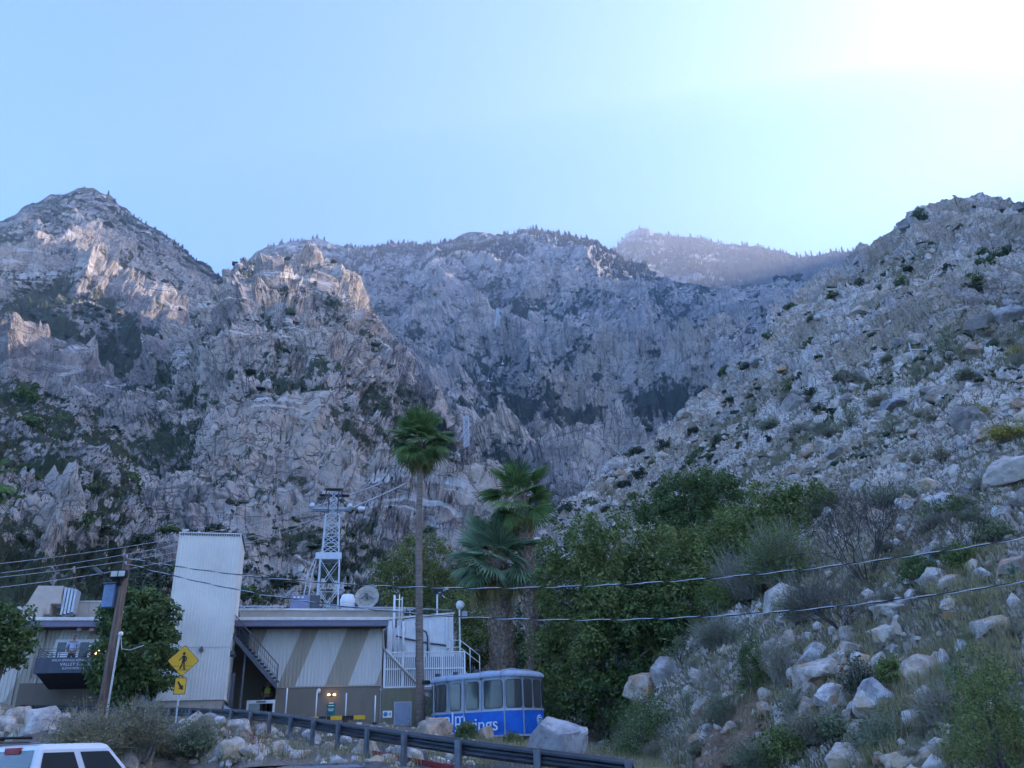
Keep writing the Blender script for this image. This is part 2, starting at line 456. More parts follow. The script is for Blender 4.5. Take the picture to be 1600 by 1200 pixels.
# banded spur with the sunlit tip
M_spur = Mass([('az', -62, 17, 700), (-150, 740, 700), (0, 700, 760), (100, 655, 820), (200, 600, 880), (280, 545, 930), (330, 495, 960), (362, 458, 980), (385, 430, 990), (410, 412, 1000), (435, 404, 1000), (458, 411, 1000), (478, 421, 990), (492, 432, 985), (510, 420, 980), (528, 432, 970), (545, 452, 950), (562, 492, 900), (600, 545, 820), (640, 588, 700), (680, 632, 580), (710, 664, 500), (735, 695, 440), (760, 735, 380), (785, 785, 320), (810, 822, 290), (850, 880, 240), (900, 960, 220)],
              [(-65, 110, 4), (-30, 100, 4), (-15, 90, 2.5), (-5, 84, 1.5), (3, 84, 1), (8, 84, 1)], 1.06)
def disp_spur(P, N, A, r, u):
    e = np.clip(1.25 - 0.85 * u, 0.34, 1) * np.clip(u * 9, 0.04, 1)
    sc = np.clip(r / 600.0, 0.32, 1.2)
    Q = crag(P, N, 170, 58, 1.0, 1.0, 201.0, e * sc, 6, 0.6, (0.3, 0))
    Q = crag(Q, N, 34, 10, 0.5, 0.4, 7.0, np.clip(u * 14, 0.05, 1) * np.clip(sc * 1.6, 0.45, 1), 4, 0.7)
    return crag(Q, N, 11, 2.6, 0.4, 0.2, 9.0, np.clip(u * 20, 0.1, 1) * np.clip(1.5 - r / 400, 0, 1), 3, 0.8)
mat_spur = rock_mat('granite_spur', 13, (0.50, 0.435, 0.39), (0.23, 0.195, 0.18), CHAP, 0.84, 1.0, bump_d=2.6, veg_slope=(0.55, 0.97))
OSp_, P_spur = build_mass('banded_spur', M_spur, -42, 6, 600, (390, rs_front(0.06, 1.25)), disp_spur, mat_spur)

# near left hill
M_lhill = Mass([('az', -62, 22, 300), (-300, 560, 290), (-120, 575, 280), (0, 600, 265), (50, 622, 255), (95, 640, 248), (140, 662, 240), (172, 692, 230), (210, 742, 215), (240, 775, 205), (290, 808, 190), (335, 834, 178), (380, 880, 160), (430, 940, 140), (470, 1000, 120), (520, 1080, 100)],
               [(-65, 70, 4), (-30, 66, 4), (-20, 66, 3), (-12, 70, 2.5)], 0.95)
def disp_lhill(P, N, A, r, u):
    e = np.clip(1.15 - 0.6 * u, 0.4, 1) * np.clip(u * 5, 0.05, 1)
    Q = crag(P, N, 42, 9.5, 0.8, 0.0, 33.0, e, 5, 0.8)
    return crag(Q, N, 9, 1.9, 0.3, 0, 3.0, np.clip(u * 6, 0.05, 1), 4, 1.0)
mat_lhill = rock_mat('granite_hill', 4.5, (0.53, 0.48, 0.44), (0.22, 0.19, 0.18), (0.045, 0.06, 0.03), 1.02, 0, bump_d=1.0, veg_slope=(0.4, 0.9))
OL, P_lhill = build_mass('left_hill', M_lhill, -44, -12.5, 340, (270, rs_front(0.08, 1.15)), disp_lhill, mat_lhill)

# right mountainside, from the parking edge up to the skyline
def plateau(x, y):
    return 1.75 - 0.118 * np.clip(x, -16.5, 6) + 0.04 * (np.clip(y, 5, 75) - 43)
_right_foot = [(-14, 140), (-8, 128), (-3, 112), (2, 84), (4.5, 60), (7, 42), (9, 31), (12, 25.5), (16, 21.5), (22, 17), (30, 13), (38, 10.5), (50, 8), (70, 7), (112, 8)]
M_right = Mass([('az', -12, 8.0, 150), (690, 940, 150), (750, 915, 150), (790, 885, 152), (825, 845, 158), (850, 815, 165), (880, 785, 180), (905, 769, 190), (950, 742, 212), (1000, 712, 240), (1050, 672, 270), (1100, 622, 300), (1150, 570, 330), (1200, 520, 355), (1250, 470, 378), (1290, 434, 395), (1340, 398, 415), (1380, 377, 428), (1400, 362, 432), (1412, 346, 436), (1425, 335, 440), (1450, 333, 446), (1475, 322, 455), (1500, 314, 462), (1530, 307, 470), (1555, 305, 476), (1580, 311, 480), (1600, 313, 480), (1750, 300, 480), ('az', 46, 35.0, 480), ('az', 52, 30, 480), ('az', 60, 26, 480), ('az', 80, 25, 480), ('az', 108, 24, 480)],
               [(a, r, float(plateau(r * math.sin(rad(a)), r * math.cos(rad(a)))) - (0.25 if a > 8 else 0.0)) for a, r in _right_foot], 1.14)
def disp_right(P, N, A, r, u):
    sc = np.clip(r / 300.0, 0.02, 1.1)
    e = np.clip(1.15 - 0.5 * u, 0.45, 1) * np.clip((r - 30) / 60, 0.0, 1)
    Q = crag(P, N, 60, 13, 0.75, 0.0, 71.0, e * sc, 5, 0.6, (-0.4, 0))
    Q = crag(Q, N, 12, 2.6, 0.25, 0, 29.0, np.clip((r - 14) / 120, 0.03, 1), 4, 1.0)
    return crag(Q, N, 2.6, 0.55, 0.2, 0, 5.0, np.clip((r - 9) / 25, 0.1, 1), 4, 1.0)
mat_right = rock_mat('granite_slope', 4.2, (0.66, 0.59, 0.53), (0.30, 0.255, 0.22), (0.16, 0.15, 0.085), 0.60, 0, warm=(0.50, 0.37, 0.26), bump_d=0.8, soil=(0.37, 0.30, 0.215))
def rs_right(M, az, S):
    r0, z0, r1, z1 = M.cols(az)
    k = 0.94
    lo = np.maximum(r0 * 0.97, 6.0)
    t = np.clip(S / k, 0, 1)
    rr = lo * (r1 / lo) ** (t ** 0.92)
    return np.where(S <= k, rr, r1 * (1 + (S - k) / (1 - k) * 0.2))
OR_, P_right = build_mass('right_mountainside', M_right, -13, 47, 680, (490, rs_right), disp_right, mat_right)
# the mountainside goes on unseen to the right, crest shaped to block the sun
build_mass('right_mountainside_sun_block', M_right, 46.9, 108, 140, (140, rs_right), disp_right, mat_right)

# ground: parking flat, embankment, plateau with road and station
RAILPX = [(-260, 1088, 50), (-120, 1098, 47), (0, 1106, 44), (120, 1109, 41), (240, 1111, 37.5), (300, 1113, 35), (360, 1115, 32.5), (400, 1118, 30.5), (460, 1125, 27.5), (530, 1138, 24.5), (600, 1149, 22), (680, 1161, 20.3), (760, 1173, 19.4), (860, 1185, 18.9), (960, 1198, 18.6), (1060, 1211, 18.5)]
RAIL = []
for _px, _py, _Y in RAILPX:
    _p = at(_px, _py, _Y); _p.z -= 0.61; RAIL.append(_p)
_rx = np.array([p.x for p in RAIL]); _ry = np.array([p.y for p in RAIL]); _rz = np.array([p.z for p in RAIL])
_o = np.argsort(_rx); _rx, _ry, _rz = _rx[_o], _ry[_o], _rz[_o]
MOUNDS = [(-17.0, 25.0, 5.4, 3.25), (-12.8, 24.0, 3.6, 2.75), (-9.6, 25.6, 2.6, 2.6), (-7.4, 23.0, 2.4, 1.75), (-4.6, 18.5, 2.2, 1.15)]
def ground_z(x, y):
    x = np.asarray(x, float); y = np.asarray(y, float)
    yr = np.interp(x, _rx, _ry) - 0.45
    pe = np.interp(x, _rx, _rz); p = pe + (plateau(x, y) - pe) * np.clip((y - yr - 2) / 6.0, 0, 1)
    d = np.clip((yr - y) / np.clip(pe * 3.4, 2.0, 14.0), 0, 1)
    s = d * d * (3 - 2 * d)
    z = np.where(y > yr, p, pe * (1 - s))
    for mx, my, mr, mh in MOUNDS: z = np.maximum(z, mh * np.exp(-(((x - mx) / mr) ** 2 + ((y - my) / (mr * 0.75)) ** 2)))
    return z
def gz(x, y): return float(ground_z(x, y))
def right_z(x, y):
    a = math.atan2(x, y); return float(M_right.height(np.array(a), np.array(math.hypot(x, y))))
def surf_z(x, y): return max(gz(x, y), right_z(x, y))
def soil_mat():
    t = NT('soil'); v = t.pos()
    n1 = t.noise(v, 0.5, 8, 0.65); n2 = t.noise(v, 6.0, 8, 0.7)
    c = t.ramp(n1, [(0.3, (0.17, 0.135, 0.105)), (0.5, (0.26, 0.22, 0.18)), (0.7, (0.34, 0.30, 0.26))])
    c = t.mix(t.ramp(n2, [(0.35, (0.7,) * 3), (0.55, BLK)]), c, (0.12, 0.10, 0.08))
    g = t.noise(v, 1.3, 6, 0.7)
    c = t.mix(t.ramp(g, [(0.55, BLK), (0.68, (0.6,) * 3)]), c, (0.16, 0.15, 0.07))
    t.col(c).rough(0.97).bump(t.math('ADD', n2, t.noise(v, 22, 6, 0.7)), 0.9, 0.08)
    return t.m
M_soil = soil_mat()
_gx = np.concatenate([np.array([-7000, -4000, -2000, -1000, -500, -250, -160, -140, -110, -85.]), np.linspace(-70, 45, 330), np.linspace(50, 7000, 12)])
_gy = np.concatenate([np.linspace(-7000, -20, 10), np.linspace(-15, 75, 300), np.array([80, 90, 110, 140, 180, 230, 300, 340, 400, 600, 1000, 2000, 4000, 7000.])])
GX, GY = np.meshgrid(_gx, _gy)
GZ = ground_z(GX, GY)
_yr = np.interp(GX, _rx, _ry) - 0.45
_em = np.clip((_yr - GY) / 1.0, 0, 1) * np.clip((GY - 9) / 4, 0, 1)
GZ = GZ + _em * (fbm(GX * 0.5, GY * 0.5, 0 * GX, 5) * 0.45 + ridged(GX * 1.1, GY * 1.1, 0 * GX, 4) * 0.25) * (np.abs(GX) < 60)
GZ = np.where((GY > 330) | (GX < -150) | (GX > 55), np.minimum(GZ, 2.0) - 4, GZ)
_h, _w = GX.shape; _ix = np.arange(_h * _w).reshape(_h, _w)
_F = np.stack([_ix[:-1, :-1], _ix[:-1, 1:], _ix[1:, 1:], _ix[1:, :-1]], -1).reshape(-1, 4)
tag(obj('ground', mesh_np('ground', np.stack([GX, GY, GZ], -1).reshape(-1, 3), _F, True), M_soil), kind='structure')
# parking asphalt under the cars
def asphalt():
    t = NT('asphalt'); v = t.pos()
    c = t.ramp(t.noise(v, 1.2, 8, 0.6), [(0.3, (0.04, 0.04, 0.042)), (0.7, (0.075, 0.073, 0.072))])
    t.col(c).rough(0.9).bump(t.noise(v, 60, 4), 0.5, 0.01); return t.m
M_asph = asphalt()
tag(MB().add([(-40, -14, 0.01), (30, -14, 0.01), (30, 11.2, 0.01), (2, 11.2, 0.01), (-4, 14.5, 0.01), (-9, 17.5, 0.01), (-40, 17.5, 0.01)], [(0, 1, 2, 3, 4, 5, 6)]).build('parking_lot', M_asph), kind='structure')
# road behind the guardrail
_rv, _rf = [], []
_xs = np.linspace(-33, 3.2, 60)
for i, x in enumerate(_xs):
    y0 = float(np.interp(x, _rx, _ry)) + 0.75
    for k in range(8):
        y = y0 + k * 1.0
        _rv.append((x, y, gz(x, y) + 0.012))
for i in range(len(_xs) - 1):
    for k in range(7):
        a = i * 8 + k; _rf.append((a, a + 8, a + 9, a + 1))
tag(obj('road', mesh_np('road', _rv, _rf), M_asph), kind='structure')

# ================================================================== STATION BUILDING (local frame: x along the facade, y into the hill, z height)
TH = rad(15.5); OB = Vector((-15.67, 46.0, 0.0))
E1 = Vector((math.cos(TH), math.sin(TH), 0)); E2 = Vector((-math.sin(TH), math.cos(TH), 0))
def bw(s, o, z): return OB + E1 * s + E2 * o + Vector((0, 0, z))
P_white = paint('white_metal', (0.80, 0.80, 0.79), 0.5, 0, 0.06)
P_grey = paint('grey_metal', (0.42, 0.44, 0.46), 0.5, 0.1, 0.08)
P_dgrey = paint('dark_metal', (0.10, 0.105, 0.12), 0.5, 0.2)
P_brown = paint('brown_wall', (0.215, 0.178, 0.138), 0.85, 0, 0.08, 0.7)
P_olive = paint('olive_wall', (0.21, 0.19, 0.125), 0.85, 0, 0.12, 0.9)
P_tan = paint('tan_metal', (0.43, 0.365, 0.295), 0.7, 0, 0.08)
P_fascia = paint('fascia_purple', (0.20, 0.185, 0.25), 0.6, 0, 0.06)
P_flash = paint('roof_flashing', (0.72, 0.69, 0.65), 0.6, 0, 0.12)
P_soffit = paint('soffit_dark', (0.07, 0.07, 0.085), 0.8)
P_navy = paint('balcony_panel', (0.095, 0.115, 0.15), 0.7)
P_black = paint('black', (0.02, 0.02, 0.023), 0.6)
P_door = paint('door_blue_grey', (0.27, 0.31, 0.40), 0.5)
P_yellow = paint('sign_yellow', (0.72, 0.40, 0.02), 0.45, 0, 0.04)
P_red = paint('kerb_red', (0.36, 0.06, 0.06), 0.7, 0, 0.3, 8)
P_green = paint('sign_green', (0.02, 0.16, 0.15), 0.5)
P_txt = paint('lettering_white', (0.78, 0.78, 0.78), 0.6, 0, 0.03)
P_wood = paint('pole_wood', (0.14, 0.095, 0.068), 0.9, 0, 0.35, 9, 0.4)
P_galv = paint('galvanised', (0.50, 0.52, 0.55), 0.45, 0.4, 0.12, 5)
def glass_mat(name, c=(0.03, 0.035, 0.04), rough=0.06):
    t = NT(name); t.col(c).rough(rough); t.p.inputs['Specular IOR Level'].default_value = 0.7
    return t.m
P_glass = glass_mat('dark_glass')
_tc = {}
def text_obj(name, txt, size, mat, parent, M, extr=0.006, align='CENTER', sx=1.0):
    cu = bpy.data.curves.new('txt', 'FONT'); cu.body = txt; cu.size = size; cu.extrude = extr; cu.align_x = align; cu.align_y = 'CENTER'
    o = bpy.data.objects.new('txt', cu); COL.objects.link(o)
    bpy.context.view_layer.update()
    me = bpy.data.meshes.new_from_object(o.evaluated_get(bpy.context.evaluated_depsgraph_get()))
    bpy.data.objects.remove(o, do_unlink=True)
    n = obj(name, me, mat, parent); n.matrix_local = M @ Matrix.Diagonal((sx, 1, 1, 1)); return n
def face_front(x, y, z): return Matrix.Translation((x, y, z)) @ Matrix.Rotation(rad(90), 4, 'X')

def stripe_mat():
    t = NT('striped_cladding'); s = t.n('SeparateXYZ'); t.l(t.n('TexCoord').outputs['Object'], s.inputs[0])
    u = t.math('SUBTRACT', s.outputs['X'], t.math('MULTIPLY', t.math('SUBTRACT', s.outputs['Z'], 4.95), 0.36))
    f = t.math('DIVIDE', t.math('ADD', u, 20.0), 30.0)
    L, Dk, G = (0.68, 0.645, 0.58), (0.42, 0.36, 0.275), (0.48, 0.43, 0.35)
    st = [(-20, L), (-11.25, G), (-10.4, L), (-9.1, G), (-5, L), (-1.5, Dk), (0.05, L), (1.95, Dk), (2.95, L), (4.57, Dk), (5.80, L), (7.42, Dk)]
    c = t.ramp(f, [((p + 20) / 30, q) for p, q in st], 'CONSTANT')
    d = t.noise(t.pos((1, 1, 0.25), True), 1.6, 6, 0.6)
    c = t.mix(0.22, c, t.ramp(d, [(0.3, (0.45,) * 3), (0.7, (1,) * 3)]), 'MULTIPLY')
    t.col(c).rough(0.6); return t.m
M_stripe = stripe_mat()
def corrugated(mb, s0, s1, ztop, zbot, o, pitch=0.2, depth=0.035):
    """vertical trapezoid ribs; ztop/zbot numbers or functions of s; ribs stand towards -y"""
    ft = ztop if callable(ztop) else (lambda s: ztop); fb = zbot if callable(zbot) else (lambda s: zbot)
    pts = []; s = s0
    while s < s1 - 1e-6:
        for ds, dp in ((0, 0), (0.55, 0), (0.65, 1), (0.9, 1), (1.0, 0)):
            q = s + ds * pitch
            if q <= s1 + 1e-6 and (not pts or q > pts[-1][0] + 1e-5): pts.append((q, dp))
        s += pitch
    if pts[-1][0] < s1 - 1e-4: pts.append((s1, 0))
    vs, fs = [], []
    for q, dp in pts: vs += [(q, o - dp * depth, fb(q)), (q, o - dp * depth, ft(q))]
    for i in range(len(pts) - 1): fs.append((2 * i, 2 * i + 2, 2 * i + 3, 2 * i + 1))
    return mb.add(vs, fs)

ST = thing('station_building', 'long tram station with striped metal cladding, purple roof edge and brown base', 'building', OB, TH)
# striped wall right of the stair, with its sloping lower edge along the stair, and the left wing
wall_low = lambda s: 6.95 - (s - 0.3) * 1.18 if s < 1.98 else 4.93
corrugated(MB(), 0.3, 7.75, 8.1, wall_low, 0.0).build('striped_wall', M_stripe, ST)
corrugated(MB(), -17, -3.4, 8.3, 3.2, 0.0).build('striped_wall', M_stripe, ST)
MB().box(1.98, 7.75, 0.02, 0.3, 1.2, 4.93).build('lower_wall', P_brown, ST)
MB().box(1.98, 7.75, -0.03, 0.018, 4.9, 4.98).build('wall_trim', P_tan, ST)
MB().box(-10.8, -5.0, -0.12, -0.04, 3.0, 5.38).build('lower_wall', P_brown, ST)
# recess behind the stair
MB().box(-3.4, 2.2, 2.6, 2.8, 1.5, 8.1).build('recess_wall', P_brown, ST)
MB().box(1.98, 2.1, 0.3, 2.6, 1.5, 4.93).build('recess_wall', P_brown, ST)
MB().box(-3.4, 7.8, 0.1, 2.6, 8.1, 8.2).build('ceiling_panel', P_soffit, ST)
# roof edge
MB().box(-17, 7.95, -1.2, -1.0, 8.05, 8.36).build('fascia', P_fascia, ST, 0.02)
MB().box(-17, 8.0, -1.25, -0.6, 8.362, 8.54).build('roof_flashing', P_flash, ST, 0.02)
MB().box(-17, 7.9, -1.0, 0.1, 8.06, 8.12).build('soffit', P_soffit, ST)
MB().box(-17, 7.9, -0.6, 14, 8.3, 8.5).build('roof', P_flash, ST)
MB().box(-0.5, 9.4, 3.0, 13, 8.5, 9.55).build('upper_roof', P_tan, ST)
MB().box(-0.6, 9.5, 2.9, 13.1, 9.551, 9.66).build('roof_flashing', P_flash, ST)
MB().box(7.75, 7.78, 0.0, 9, 1.2, 8.3).build('end_wall', P_grey, ST)
# soffit lamp + camera
for sx in (-8.35, -7.75):
    MB().lathe([(0.0, 0.10), (0.10, 0.09), (0.13, 0.0), (0.1, -0.05), (0, -0.07)], 12, (sx, -0.6, 7.97)).build('soffit_lamp', P_white, ST)
# entrance under the stair
en = MB().box(0.5, 0.62, -0.06, 0.1, 2.2, 4.3).box(1.88, 2.0, -0.06, 0.1, 2.2, 4.3).box(0.62, 1.88, -0.06, 0.1, 4.12, 4.3).build('entrance_frame', P_white, ST)
MB().box(0.62, 1.2, 0.0, 0.03, 2.2, 4.12).build('entrance_glass', P_glass, en)
MB().box(1.0, 1.5, -0.09, -0.062, 4.17, 4.25).build('entrance_plate', P_dgrey, en)
# lights, camera, sign on the brown wall
lt = MB().box(4.9, 5.12, -0.06, 0.02, 4.42, 4.56).build('wall_light', P_dgrey, ST)
M_lamp = glow('lamp_warm', (1.0, 0.62, 0.28), 1.4)
for dx in (-0.15, 0.15):
    MB().lathe([(0.0, 0.07), (0.06, 0.06), (0.085, 0.0), (0.0, -0.01)], 12, (5.01 + dx, -0.14, 4.46)).build('bulb', M_lamp, lt)
MB().lathe([(0.0, -0.16), (0.08, -0.13), (0.10, -0.05), (0.10, 0.06), (0.05, 0.1), (0, 0.1)], 14, (4.3, -0.1, 4.72)).build('dome_camera', P_white, ST)
sg = MB().box(4.78, 5.26, -0.03, 0.015, 3.44, 4.02).build('wall_sign', P_green, ST)
for z_, w_ in ((3.92, .15), (3.74, .17), (3.66, .12)):
    MB().box(5.02 - w_, 5.02 + w_, -0.036, -0.0305, z_ - .018, z_ + .018).build('faint_text_line', P_txt, sg)
MB().box(4.9, 5.14, -0.035, 0.01, 4.03, 4.08).build('sign_top', P_white, sg)
# right annex
corrugated(MB(), 7.8, 9.96, 4.74, 1.2, -0.05, 0.3, 0.012).build('annex_lower_wall', P_olive, ST)
dr = MB().box(8.58, 9.46, -0.12, -0.06, 1.9, 3.97).build('door', P_door, ST, 0.01)
MB().box(8.52, 8.578, -0.13, -0.05, 1.9, 4.03).box(9.462, 9.52, -0.13, -0.05, 1.9, 4.03).box(8.578, 9.462, -0.13, -0.05, 3.972, 4.03).build('door_frame', P_grey, dr)
MB().box(9.32, 9.38, -0.17, -0.12, 2.9, 3.05).build('handle', P_galv, dr)
po = MB().box(7.9, 8.42, -0.10, -0.07, 3.2, 3.57).build('notice_board', P_txt, ST)
MB().lathe([(0.0, 0), (0.12, 0), (0.12, 0.012), (0, 0.012)], 20).build('blue_disc', paint('notice_blue', (0.10, 0.30, 0.55)), po).matrix_local = face_front(8.05, -0.112, 3.40)
text_obj('lettering', '4', 0.24, P_black, po, face_front(8.29, -0.106, 3.38))
MB().box(7.7, 12.7, -0.02, 0.5, 4.66, 4.76).build('screen_sill', P_grey, ST)
for zz in (4.78, 5.76, 6.68):
    MB().box(7.86, 12.64, -0.06, 0.0, zz, zz + 0.07).build('screen_rail', P_white, ST)
for ss in (7.86, 8.95, 11.25, 12.58):
    MB().box(ss, ss + 0.1, -0.075, -0.062, 4.78, 6.75).build('screen_post', P_white, ST)
_sl = MB().box(0, 0.06, 0.0, 0.05, 4.85, 6.68).mesh('slat'); _sl.materials.append(P_white)
for k in range(39):
    o = bpy.data.objects.new('slat', _sl); o.location = (7.95 + k * 0.119, 0.004, 0); put(o, ST)
MB().box(7.9, 12.6, 0.45, 0.5, 4.76, 6.5).build('screen_backing', P_dgrey, ST)
MB().tube([(7.72, -0.2, 8.0), (7.85, -0.2, 6.9), (8.0, -0.2, 6.72), (9.98, -0.2, 4.75)], 0.055, 8).build('drain_pipe', P_tan, ST)
MB().tube([(7.95, -0.2, 6.9), (8.1, -0.2, 6.72), (10.1, -0.2, 4.72)], 0.04, 8).build('drain_pipe', P_white, ST)
# annex upper walls
corrugated(MB(), 8.1, 12.5, lambda s: 8.95 + (s - 8.1) * 0.08, 6.0, 3.0, 0.55, 0.02).build('annex_wall', P_white, ST)
MB().box(12.5, 12.55, 3.0, 9, 5, 9.3).build('annex_wall', P_white, ST)
MB().hexa([(8.0, 2.85, 8.97), (12.6, 2.85, 9.34), (12.6, 9, 9.34), (8.0, 9, 8.97), (8.0, 2.85, 9.08), (12.6, 2.85, 9.45), (12.6, 9, 9.45), (8.0, 9, 9.08)]).build('annex_roof', P_flash, ST)
MB().box(8.1, 8.14, 0.5, 3.0, 5, 8.3).build('annex_wall', P_white, ST)
for a, b, r in (((8.55, 1.2, 6.6), (8.55, 1.2, 10.2), 0.07), ((8.85, 1.2, 8.4), (8.85, 1.2, 10.25), 0.035), ((9.02, 1.2, 8.4), (9.02, 1.2, 10.1), 0.035), ((9.35, 2.9, 6.2), (9.35, 2.9, 8.9), 0.09), ((9.05, 2.9, 6.2), (9.05, 2.9, 8.8), 0.05), ((10.95, 2.88, 6.2), (10.95, 2.88, 8.1), 0.045), ((11.0, 2.8, 8.9), (11.0, 2.8, 6.3), 0.03), ((12.1, 2.85, 6.2), (12.1, 2.85, 9.2), 0.05), ((12.3, 2.85, 6.2), (12.3, 2.85, 9.2), 0.035)):
    MB().tube([a, b], r, 8).build('service_pipe', P_white, ST)
for z in (9.95, 9.3): MB().bar((8.55, 1.2, z), (9.02, 1.2, z), 0.06).build('service_pipe', P_white, ST)
MB().tube([(8.9, 2.9, 8.0), (9.6, 2.9, 7.82), (11.0, 2.9, 7.55), (12.0, 2.9, 7.42), (12.2, 2.9, 7.2)], 0.05, 8).build('service_pipe', P_dgrey, ST)
MB().tube([(10.1, 2.8, 8.75), (10.2, 2.7, 8.5), (10.75, 2.7, 8.2), (10.85, 2.7, 7.9), (10.85, 2.7, 6.4)], 0.055, 8).build('service_pipe', P_dgrey, ST)
# little outside stair with white rails at the right end
rl = MB()
for a, b in (((11.4, 1.5, 6.7), (12.7, 1.5, 6.75)), ((11.4, 1.5, 7.1), (12.7, 1.5, 7.15)), ((12.7, 1.5, 7.55), (13.9, 1.5, 6.65)), ((12.7, 1.5, 7.1), (13.9, 1.5, 6.2)), ((12.7, 1.5, 7.55), (12.7, 1.5, 6.0)), ((13.3, 1.5, 7.1), (13.3, 1.5, 5.6)), ((13.9, 1.5, 6.65), (13.9, 1.5, 5.0)), ((12.0, 1.5, 7.55), (12.7, 1.5, 7.55)), ((12.0, 1.5, 7.55), (12.0, 1.5, 6.4))):
    rl.tube([a, b], 0.028, 6)
rl.build('hand_rail', P_white, ST)
MB().hexa([(12.6, 1.4, 5.8), (14.1, 1.4, 4.6), (14.1, 2.4, 4.6), (12.6, 2.4, 5.8), (12.6, 1.4, 6.05), (14.1, 1.4, 4.85), (14.1, 2.4, 4.85), (12.6, 2.4, 6.05)]).build('stair_flight', P_grey, ST)
# stair between tower and wall
sr = MB().hexa([(-0.5, -1.6, 7.38), (2.02, -1.6, 4.72), (2.02, -1.45, 4.72), (-0.5, -1.45, 7.38), (-0.5, -1.6, 7.7), (2.02, -1.6, 5.04), (2.02, -1.45, 5.04), (-0.5, -1.45, 7.7)]).build('stair_stringer', P_dgrey, ST)
for k in range(14):
    x = -0.35 + k * 0.175; z = 7.6 - k * 0.185
    MB().box(x, x + 0.2, -1.44, -0.3, z - 0.03, z).build('stair_tread', P_dgrey, ST)
MB().bar((-0.5, -1.55, 8.62), (2.02, -1.55, 5.98), 0.05).bar((2.02, -1.55, 6.0), (2.02, -1.55, 4.75), 0.06).build('stair_rail', P_dgrey, ST)
_bl = MB().bar((0, 0, 0), (0, 0, 0.95), 0.022).mesh('baluster'); _bl.materials.append(P_dgrey)
for k in range(21):
    x = -0.4 + k * 0.118; o = bpy.data.objects.new('baluster', _bl); o.location = (x, -1.55, 7.65 - (x + 0.45) * 1.056); put(o, ST)
for z in (0.3, 0.6): MB().bar((-0.5, -1.55, 7.7 + z), (2.02, -1.55, 5.04 + z), 0.018).build('stair_rail', P_dgrey, ST)
MB().box(-0.35, -0.15, -1.4, -1.2, 1.5, 5.6).box(0.2, 0.3, -1.4, -1.3, 1.5, 6.6).build('stair_post', P_dgrey, ST)
MB().hexa([(-0.46, -3.0, 3.75), (0.35, -3.0, 3.25), (0.35, -1.8, 3.25), (-0.46, -1.8, 3.75), (-0.46, -3.0, 3.98), (0.35, -3.0, 3.48), (0.35, -1.8, 3.48), (-0.46, -1.8, 3.98)]).build('lower_landing', P_grey, ST)
# balcony with its sign
BL = MB().hexa([(-9.4, -3.0, 5.62), (-5.5, -3.0, 5.62), (-5.5, -0.06, 5.05), (-9.4, -0.06, 5.05), (-9.4, -3.0, 5.75), (-5.5, -3.0, 5.75), (-5.5, -0.06, 5.75), (-9.4, -0.06, 5.75)]).build('balcony', P_soffit, ST)
MB().box(-9.42, -5.48, -3.08, -3.002, 5.6, 6.33).build('balcony_front', P_navy, BL)
MB().box(-9.48, -9.402, -3.08, -0.06, 5.6, 6.33).build('balcony_side', P_navy, BL)
brl = MB()
for z in (6.42, 6.52, 6.62, 6.74): brl.bar((-9.42, -3.03, z), (-5.5, -3.03, z), 0.025).bar((-9.44, -3.0, z), (-9.44, -0.1, z), 0.025)
for k in range(5): brl.bar((-9.42 + k * 0.95, -3.03, 6.33), (-9.42 + k * 0.95, -3.03, 6.74), 0.03)
brl.build('balcony_rail', P_dgrey, BL)
text_obj('lettering', 'PALM SPRINGS AERIAL TRAMWAY', 0.15, P_txt, BL, face_front(-7.55, -3.09, 6.19), sx=1.04)
text_obj('lettering', 'VALLEY STATION', 0.205, P_txt, BL, face_front(-7.55, -3.09, 6.0), sx=1.0)
text_obj('lettering', 'ELEVATION 2,643 FT', 0.15, P_txt, BL, face_front(-7.55, -3.09, 5.81), sx=1.0)
text_obj('lettering', 'EXIT', 0.16, paint('exit_dim', (0.2, 0.2, 0.2)), ST, face_front(-6.75, -0.13, 4.42))
# balcony doors
wd = MB().box(-9.5, -9.38, -0.1, -0.042, 5.75, 7.55).box(-6.9, -6.78, -0.1, -0.042, 5.75, 7.55).box(-9.38, -6.9, -0.1, -0.042, 7.40, 7.55).box(-8.95, -8.88, -0.1, -0.042, 5.75, 7.4).box(-8.42, -8.30, -0.1, -0.042, 5.75, 7.4).box(-7.85, -7.72, -0.1, -0.042, 5.75, 7.4).build('door_frame', P_white, ST)
MB().box(-9.38, -6.9, -0.06, -0.045, 5.75, 7.4).build('door_glass', P_glass, wd)
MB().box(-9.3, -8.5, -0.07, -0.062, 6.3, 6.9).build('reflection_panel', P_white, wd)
il = glow('lamp_interior', (1.0, 0.55, 0.22), 1.6)
for x, z in ((-7.35, 6.95), (-7.2, 6.85), (-7.05, 6.93), (-7.42, 6.82)):
    MB().lathe([(0, -0.05), (0.06, -0.03), (0.07, 0.02), (0, 0.06)], 10, (x, -0.14, z)).build('interior_lamp', il, wd)
MB().box(-7.3, -6.95, -0.12, -0.1, 7.42, 7.5).build('exit_plate', P_dgrey, wd)
for s_, z0, z1 in ((-10.35, 5.6, 8.0), (-10.05, 4.9, 8.0), (-11.0, 4.3, 8.0)):
    MB().tube([(s_, -0.1, z1), (s_, -0.1, z0)], 0.03, 6).build('conduit', P_tan, ST)
MB().box(-11.2, -4.9, -1.0, -0.2, 2.9, 3.55).build('planter_wall', P_dgrey, ST)

